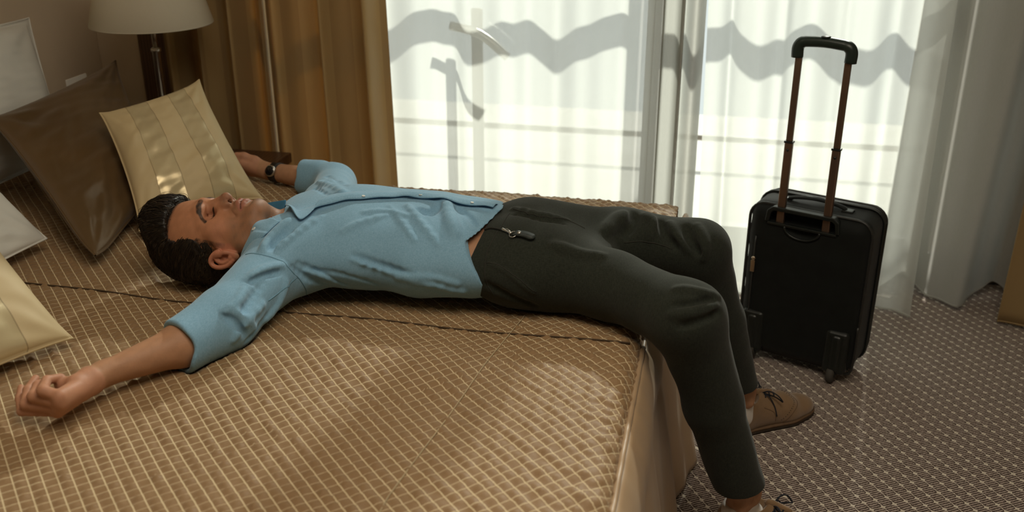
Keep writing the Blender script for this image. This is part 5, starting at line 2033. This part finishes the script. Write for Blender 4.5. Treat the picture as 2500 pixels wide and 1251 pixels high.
def press_bedspread():
    """the sleeper sinks into the cover: lower every point of the quilt that would be inside him"""
    q = bpy.data.objects['quilted_top']
    me = q.data
    V = np.empty(len(me.vertices) * 3, np.float32)
    me.vertices.foreach_get('co', V)
    V = V.reshape(-1, 3).astype(float)
    sel = np.flatnonzero((V[:, 0] > -1.42) & (V[:, 0] < 0.0) & (V[:, 1] > 1.2) & (V[:, 1] < 2.65) & (V[:, 2] > 0.40))
    P = V[sel]
    low = np.full(len(P), False)
    for k in range(40):
        act = np.arange(len(P)) if k == 0 else act[ins]
        if not len(act):
            break
        D = np.minimum(np.minimum(BODY.eval(P[act]), SHIRT.eval(P[act])), np.minimum(TROUSERS.eval(P[act]), HAIR.eval(P[act])))
        ins = D < 0.0030
        P[act[ins], 2] -= 0.0025
    V[sel] = P
    me.vertices.foreach_set('co', V.astype(np.float32).ravel())
    me.update()


press_bedspread()

# ------------------------------------------------------------------ suitcase
mat('case_nylon', (0.0045, 0.0062, 0.0056), rough=0.75, spec=0.25, sheen=0.08, vary=0.2, vscale=30, bump=0.25, bscale=900, bdist=0.0008)
mat('case_piping', (0.018, 0.019, 0.018), rough=0.4, spec=0.5, vary=0.15)
mat('case_plastic', (0.009, 0.012, 0.011), rough=0.38, spec=0.5, vary=0.1)
mat('case_green_plastic', (0.014, 0.026, 0.021), rough=0.35, spec=0.5, vary=0.1)
mat('bronze_tube', (0.25, 0.165, 0.12), rough=0.36, metal=0.85, vary=0.06, vscale=20)
mat('wheel_rubber', (0.05, 0.045, 0.038), rough=0.8, vary=0.2)
mat('zip_metal', (0.62, 0.52, 0.40), rough=0.3, metal=1.0, vary=0.1)

SO = np.array([0.113, 2.727, 0.0])
SW = np.array([0.92747, -0.37389, 0.0])
SD = np.array([0.37389, 0.92747, 0.0])
CW, CT, CH = 0.345, 0.185, 0.497


def sp(w, d, z):
    """suitcase frame: w across the back panel, d into its depth, z up"""
    return SO + SW * w + SD * d + np.array([0, 0, z])


def make_suitcase():
    root = thing('suitcase', tuple(sp(CW / 2, CT / 2, 0.0)), 'black soft carry-on suitcase with extended bronze pull handle by the sheer curtain', 'suitcase')

    def block(w0, w1, d0, d1, z0, z1):
        bm = bmesh.new()
        vs = add_box(bm, (w0, d0, z0), (w1, d1, z1))
        return bm

    def place(bm):
        for v in bm.verts:
            v.co = Vector(sp(*v.co))
        return bm
    # body: rounded box, softly bulging
    n = 40
    R = 0.040
    S = Sculpt()

    def rbox(c, h, r):
        c, h = np.array(c), np.array(h)

        def fn(P):
            q = np.abs(P - c) - (h - r)
            return np.sqrt((np.maximum(q, 0) ** 2).sum(-1)) + np.minimum(q.max(-1), 0) - r
        return fn
    c, h = (CW / 2, CT / 2, 0.03 + (CH - 0.03) / 2), (CW / 2, CT / 2, (CH - 0.03) / 2)
    S.field('u', rbox(c, h, R), (0, 0, 0), (CW, CT, CH), 0.001)

    def bulge(P):
        u = (P[..., 0] / CW - 0.5) * 2
        z = (P[..., 2] / CH - 0.5) * 2
        return -0.006 * np.clip(1 - u * u, 0, 1) * np.clip(1 - z * z, 0, 1) + 0.0012 * np.sin(P[..., 2] * 60 + 8 * P[..., 0]) * np.clip((P[..., 2] - 0.1) * 5, 0, 1)
    S.field('d', bulge, (-0.03, -0.03, 0.0), (CW + 0.03, CT + 0.03, CH + 0.03), 0.0)
    # well for the telescopic handle on the back panel and finger cup below it
    S.field('s', rbox((0.158, 0.012, 0.468), (0.098, 0.022, 0.020), 0.010), (0.05, -0.02, 0.43), (0.27, 0.05, 0.50), 0.004)
    S.ell((0.160, -0.006, 0.438), (0.048, 0.020, 0.026), 0.004, 's')
    V, T = S.surface((-0.02, -0.02, 0.02), (CW + 0.02, CT + 0.02, CH + 0.02), 0.0042)
    V = relax(V, T, 1, 0.3)
    Vw = SO + V[:, :1] * SW + V[:, 1:2] * SD + V[:, 2:] * np.array([0, 0, 1.0])
    body = mesh_np('body', Vw, T, 'case_nylon', root)

    # piping frames round the back and front panels, zip line between them
    def loop(d, inset, zz0, zz1, r, name, material):
        pts = []
        rad = 0.045
        w0, w1 = inset, CW - inset
        for cx, cz, a0 in ((w1 - rad, zz1 - rad, 0), (w0 + rad, zz1 - rad, 90), (w0 + rad, zz0 + rad, 180), (w1 - rad, zz0 + rad, 270)):
            for k in range(7):
                a = math.radians(a0 + 15 * k)
                pts.append(tuple(sp(cx + rad * math.cos(a), d, cz + rad * math.sin(a))))
        pts.append(pts[0])
        bm = bmesh.new()
        add_tube(bm, pts, r, 8, cap=False)
        obj(name, bm, material, root, smooth=True)
    loop(0.022, -0.0005, 0.032, CH - 0.002, 0.0045, 'piping', 'case_piping')
    loop(0.120, -0.0060, 0.030, CH + 0.004, 0.0040, 'zip_track', 'case_plastic')
    loop(0.132, -0.0060, 0.030, CH + 0.004, 0.0030, 'zip_track', 'case_plastic')
    loop(CT - 0.020, -0.0005, 0.032, CH - 0.002, 0.0045, 'piping', 'case_piping')
    # expansion gusset standing proud at the top and outer pocket on the front
    bm = place(block(0.035, CW - 0.02, CT - 0.006, CT + 0.030, 0.09, CH - 0.055))
    obj('front_pocket', bm, 'case_nylon', root, bevel=0.018, segs=4)
    # handle housing on the back panel
    bm = bmesh.new()
    outer = [(0.052, 0.452), (0.056, 0.486), (0.072, 0.4985), (0.244, 0.4985), (0.260, 0.486), (0.264, 0.452), (0.252, 0.452), (0.248, 0.480), (0.240, 0.4865), (0.076, 0.4865), (0.068, 0.480), (0.064, 0.452)]
    f = [bm.verts.new(Vector(sp(w, -0.007, z))) for w, z in outer]
    b = [bm.verts.new(Vector(sp(w, 0.022, z - 0.001))) for w, z in outer]
    m = len(outer)
    for i in range(m // 2 - 1):
        j = m - 1 - i
        bm.faces.new((f[i], f[i + 1], f[j - 1], f[j]))
        bm.faces.new((b[j], b[j - 1], b[i + 1], b[i]))
    for i in range(m):
        k = (i + 1) % m
        bm.faces.new((f[k], f[i], b[i], b[k]))
    obj('handle_housing', bm, 'case_plastic', root, bevel=0.003, segs=3)
    # finger cup lip
    bm = bmesh.new()
    lip = [tuple(sp(0.160 + 0.050 * math.cos(a), -0.0045, 0.446 + 0.031 * math.sin(a))) for a in np.linspace(math.pi, 2 * math.pi, 18)]
    add_tube(bm, lip, 0.0034, 8)
    obj('finger_cup', bm, 'case_plastic', root, smooth=True)
    bm = place(block(0.060, 0.256, -0.006, 0.006, 0.4440, 0.4520))
    obj('cup_ledge', bm, 'case_plastic', root, bevel=0.002)
    # telescopic bars in two stages, each with a spring button
    hd_ = thing_part('pull_handle', root, sp(0.158, 0.012, 0.44))
    for wc in (0.092, 0.222):
        bm = place(block(wc - 0.0110, wc + 0.0110, 0.0030, 0.0190, 0.436, 0.686))
        lo = obj('lower_tube', bm, 'bronze_tube', hd_, bevel=0.0035, segs=3)
        bm = place(block(wc - 0.0124, wc + 0.0124, 0.0018, 0.0202, 0.683, 0.689))
        obj('tube_collar', bm, 'case_plastic', hd_, bevel=0.001)
        bm = bmesh.new()
        add_lathe(bm, [(0.0003, 0), (0.0042, 0), (0.0038, 0.0018), (0.0003, 0.0022)], tuple(sp(wc, 0.0030, 0.664)), tuple(-SD), 14)
        obj('spring_button', bm, 'case_plastic', hd_, smooth=True)
        bm = place(block(wc - 0.0088, wc + 0.0088, 0.0045, 0.0175, 0.688, 0.930))
        obj('upper_tube', bm, 'bronze_tube', hd_, bevel=0.003, segs=3)
    # grip: arched bar with rounded corners and a push button on top
    bm = bmesh.new()
    path = smooth_path([(0.087, 0.011, 0.918), (0.087, 0.011, 0.945), (0.098, 0.011, 0.9585), (0.125, 0.011, 0.9625), (0.157, 0.011, 0.9640), (0.189, 0.011, 0.9625), (0.216, 0.011, 0.9585), (0.227, 0.011, 0.945), (0.227, 0.011, 0.918)], 5)
    rad = []
    for i, p in enumerate(path):
        t = i / (len(path) - 1)
        rad.append(0.0145 if 0.25 < t < 0.75 else 0.0158)
    add_tube(bm, [tuple(sp(*p)) for p in path], rad, 14)
    obj('grip', bm, 'case_green_plastic', hd_, smooth=True)
    bm = bmesh.new()
    add_lathe(bm, [(0.0005, 0.0), (0.013, 0.0), (0.0125, 0.003), (0.009, 0.0045), (0.0005, 0.005)], tuple(sp(0.157, 0.011, 0.9760)), (0, 0, 1), 22)
    obj('push_button', bm, 'case_plastic', hd_, smooth=True)
    # top carry handle: webbing strap arching over the lid
    bm = bmesh.new()
    add_tube(bm, [tuple(sp(*p)) for p in smooth_path([(0.085, 0.075, CH - 0.004), (0.100, 0.075, CH + 0.010), (0.170, 0.078, CH + 0.017), (0.240, 0.075, CH + 0.010), (0.256, 0.075, CH - 0.004)], 6)], 0.0085, 10, flat=(0.55, 1.4))
    obj('carry_handle', bm, 'case_nylon', root, smooth=True)
    for wc in (0.083, 0.258):
        bm = place(block(wc - 0.016, wc + 0.016, 0.062, 0.090, CH - 0.004, CH + 0.005))
        obj('handle_anchor', bm, 'case_plastic', root, bevel=0.003)
    # wheel guards on the lower corners with recessed wheels
    for s, wc in ((-1, 0.048), (1, CW - 0.048)):
        bm = place(block(wc - 0.034, wc + 0.034, -0.010, 0.050, 0.030, 0.168))
        g = obj('wheel_guard', bm, 'case_plastic', root, bevel=0.014, segs=4)
        bm = place(block(wc - 0.015, wc + 0.015, -0.015, 0.030, 0.040, 0.155))
        obj('guard_rib', bm, 'case_plastic', g, bevel=0.010, segs=3)
        bm = bmesh.new()
        add_lathe(bm, [(0.006, -0.0105), (0.020, -0.0105), (0.0255, -0.007), (0.0265, 0.0), (0.0255, 0.007), (0.020, 0.0105), (0.006, 0.0105)], tuple(sp(wc - s * 0.004, 0.000, 0.0265)), tuple(SW), 26)
        wh = obj('wheel', bm, 'wheel_rubber', root, smooth=True)
        bm = bmesh.new()
        add_lathe(bm, [(0.003, -0.0125), (0.009, -0.0125), (0.009, 0.0125), (0.003, 0.0125)], tuple(sp(wc - s * 0.004, 0.000, 0.0265)), tuple(SW), 16)
        obj('hub', bm, 'case_plastic', wh, smooth=True)
    for wc in (0.05, CW - 0.05):
        bm = place(block(wc - 0.018, wc + 0.018, CT - 0.045, CT - 0.012, 0.0, 0.040))
        obj('foot', bm, 'case_plastic', root, bevel=0.005, segs=3)
    # corner protector edge seen on the lower right
    bm = bmesh.new()
    add_tube(bm, [tuple(sp(*p)) for p in smooth_path([(CW + 0.003, 0.004, 0.190), (CW + 0.004, 0.003, 0.10), (CW - 0.002, 0.004, 0.045), (CW - 0.03, 0.006, 0.032)], 5)], 0.004, 8)
    obj('corner_guard', bm, 'case_piping', root, smooth=True)
    # back-panel zip pull
    bm = place(block(0.0260, 0.0380, -0.0110, -0.0080, 0.290, 0.326))
    zp = obj('zip_pull', bm, 'zip_metal', root, bevel=0.001)
    bm = bmesh.new()
    add_lathe(bm, [(0.0005, 0), (0.0058, 0), (0.0058, 0.004), (0.004, 0.0055), (0.0005, 0.006)], tuple(sp(0.032, -0.0055, 0.332)), tuple(-SD), 14)
    obj('zip_slider', bm, 'zip_metal', zp, smooth=True)
    bm = bmesh.new()
    add_tube(bm, [tuple(sp(0.032, -0.0045, z)) for z in np.linspace(0.10, 0.40, 12)], 0.0022, 6)
    obj('zip_track', bm, 'case_piping', root, smooth=True)
    # side zip pulls hanging at the far right
    bm = place(block(CW + 0.004, CW + 0.008, 0.122, 0.132, 0.150, 0.190))
    obj('zip_pull', bm, 'steel', root, bevel=0.001)
    return root


def thing_part(name, parent, loc):
    """an Empty that groups the pieces of one part"""
    o = bpy.data.objects.new(name, None)
    o.empty_display_size = 0.03
    COL.objects.link(o)
    o.parent = parent
    o.location = Vector(tuple(loc)) - parent.location
    return o


make_suitcase()

# ------------------------------------------------------------------ unseen housing added around the warm fill light
fill_housing = thing('fill_light_housing', (0.0, 0.9, 2.53), 'unseen rectangular housing added on the ceiling around the fill light', 'lamp')
bm = bmesh.new()
add_box(bm, (-0.84, 0.26, 2.56), (0.84, 1.54, 2.62))
obj('housing', bm, 'ceiling_paint', fill_housing, bevel=0.01)
for lo, hi in (((-0.84, 0.26, 2.52), (0.84, 0.285, 2.56)), ((-0.84, 1.515, 2.52), (0.84, 1.54, 2.56)), ((-0.84, 0.285, 2.52), (-0.815, 1.515, 2.56)), ((0.815, 0.285, 2.52), (0.84, 1.515, 2.56))):
    bm = bmesh.new()
    add_box(bm, lo, hi)
    obj('rim', bm, 'steel', fill_housing, bevel=0.002)
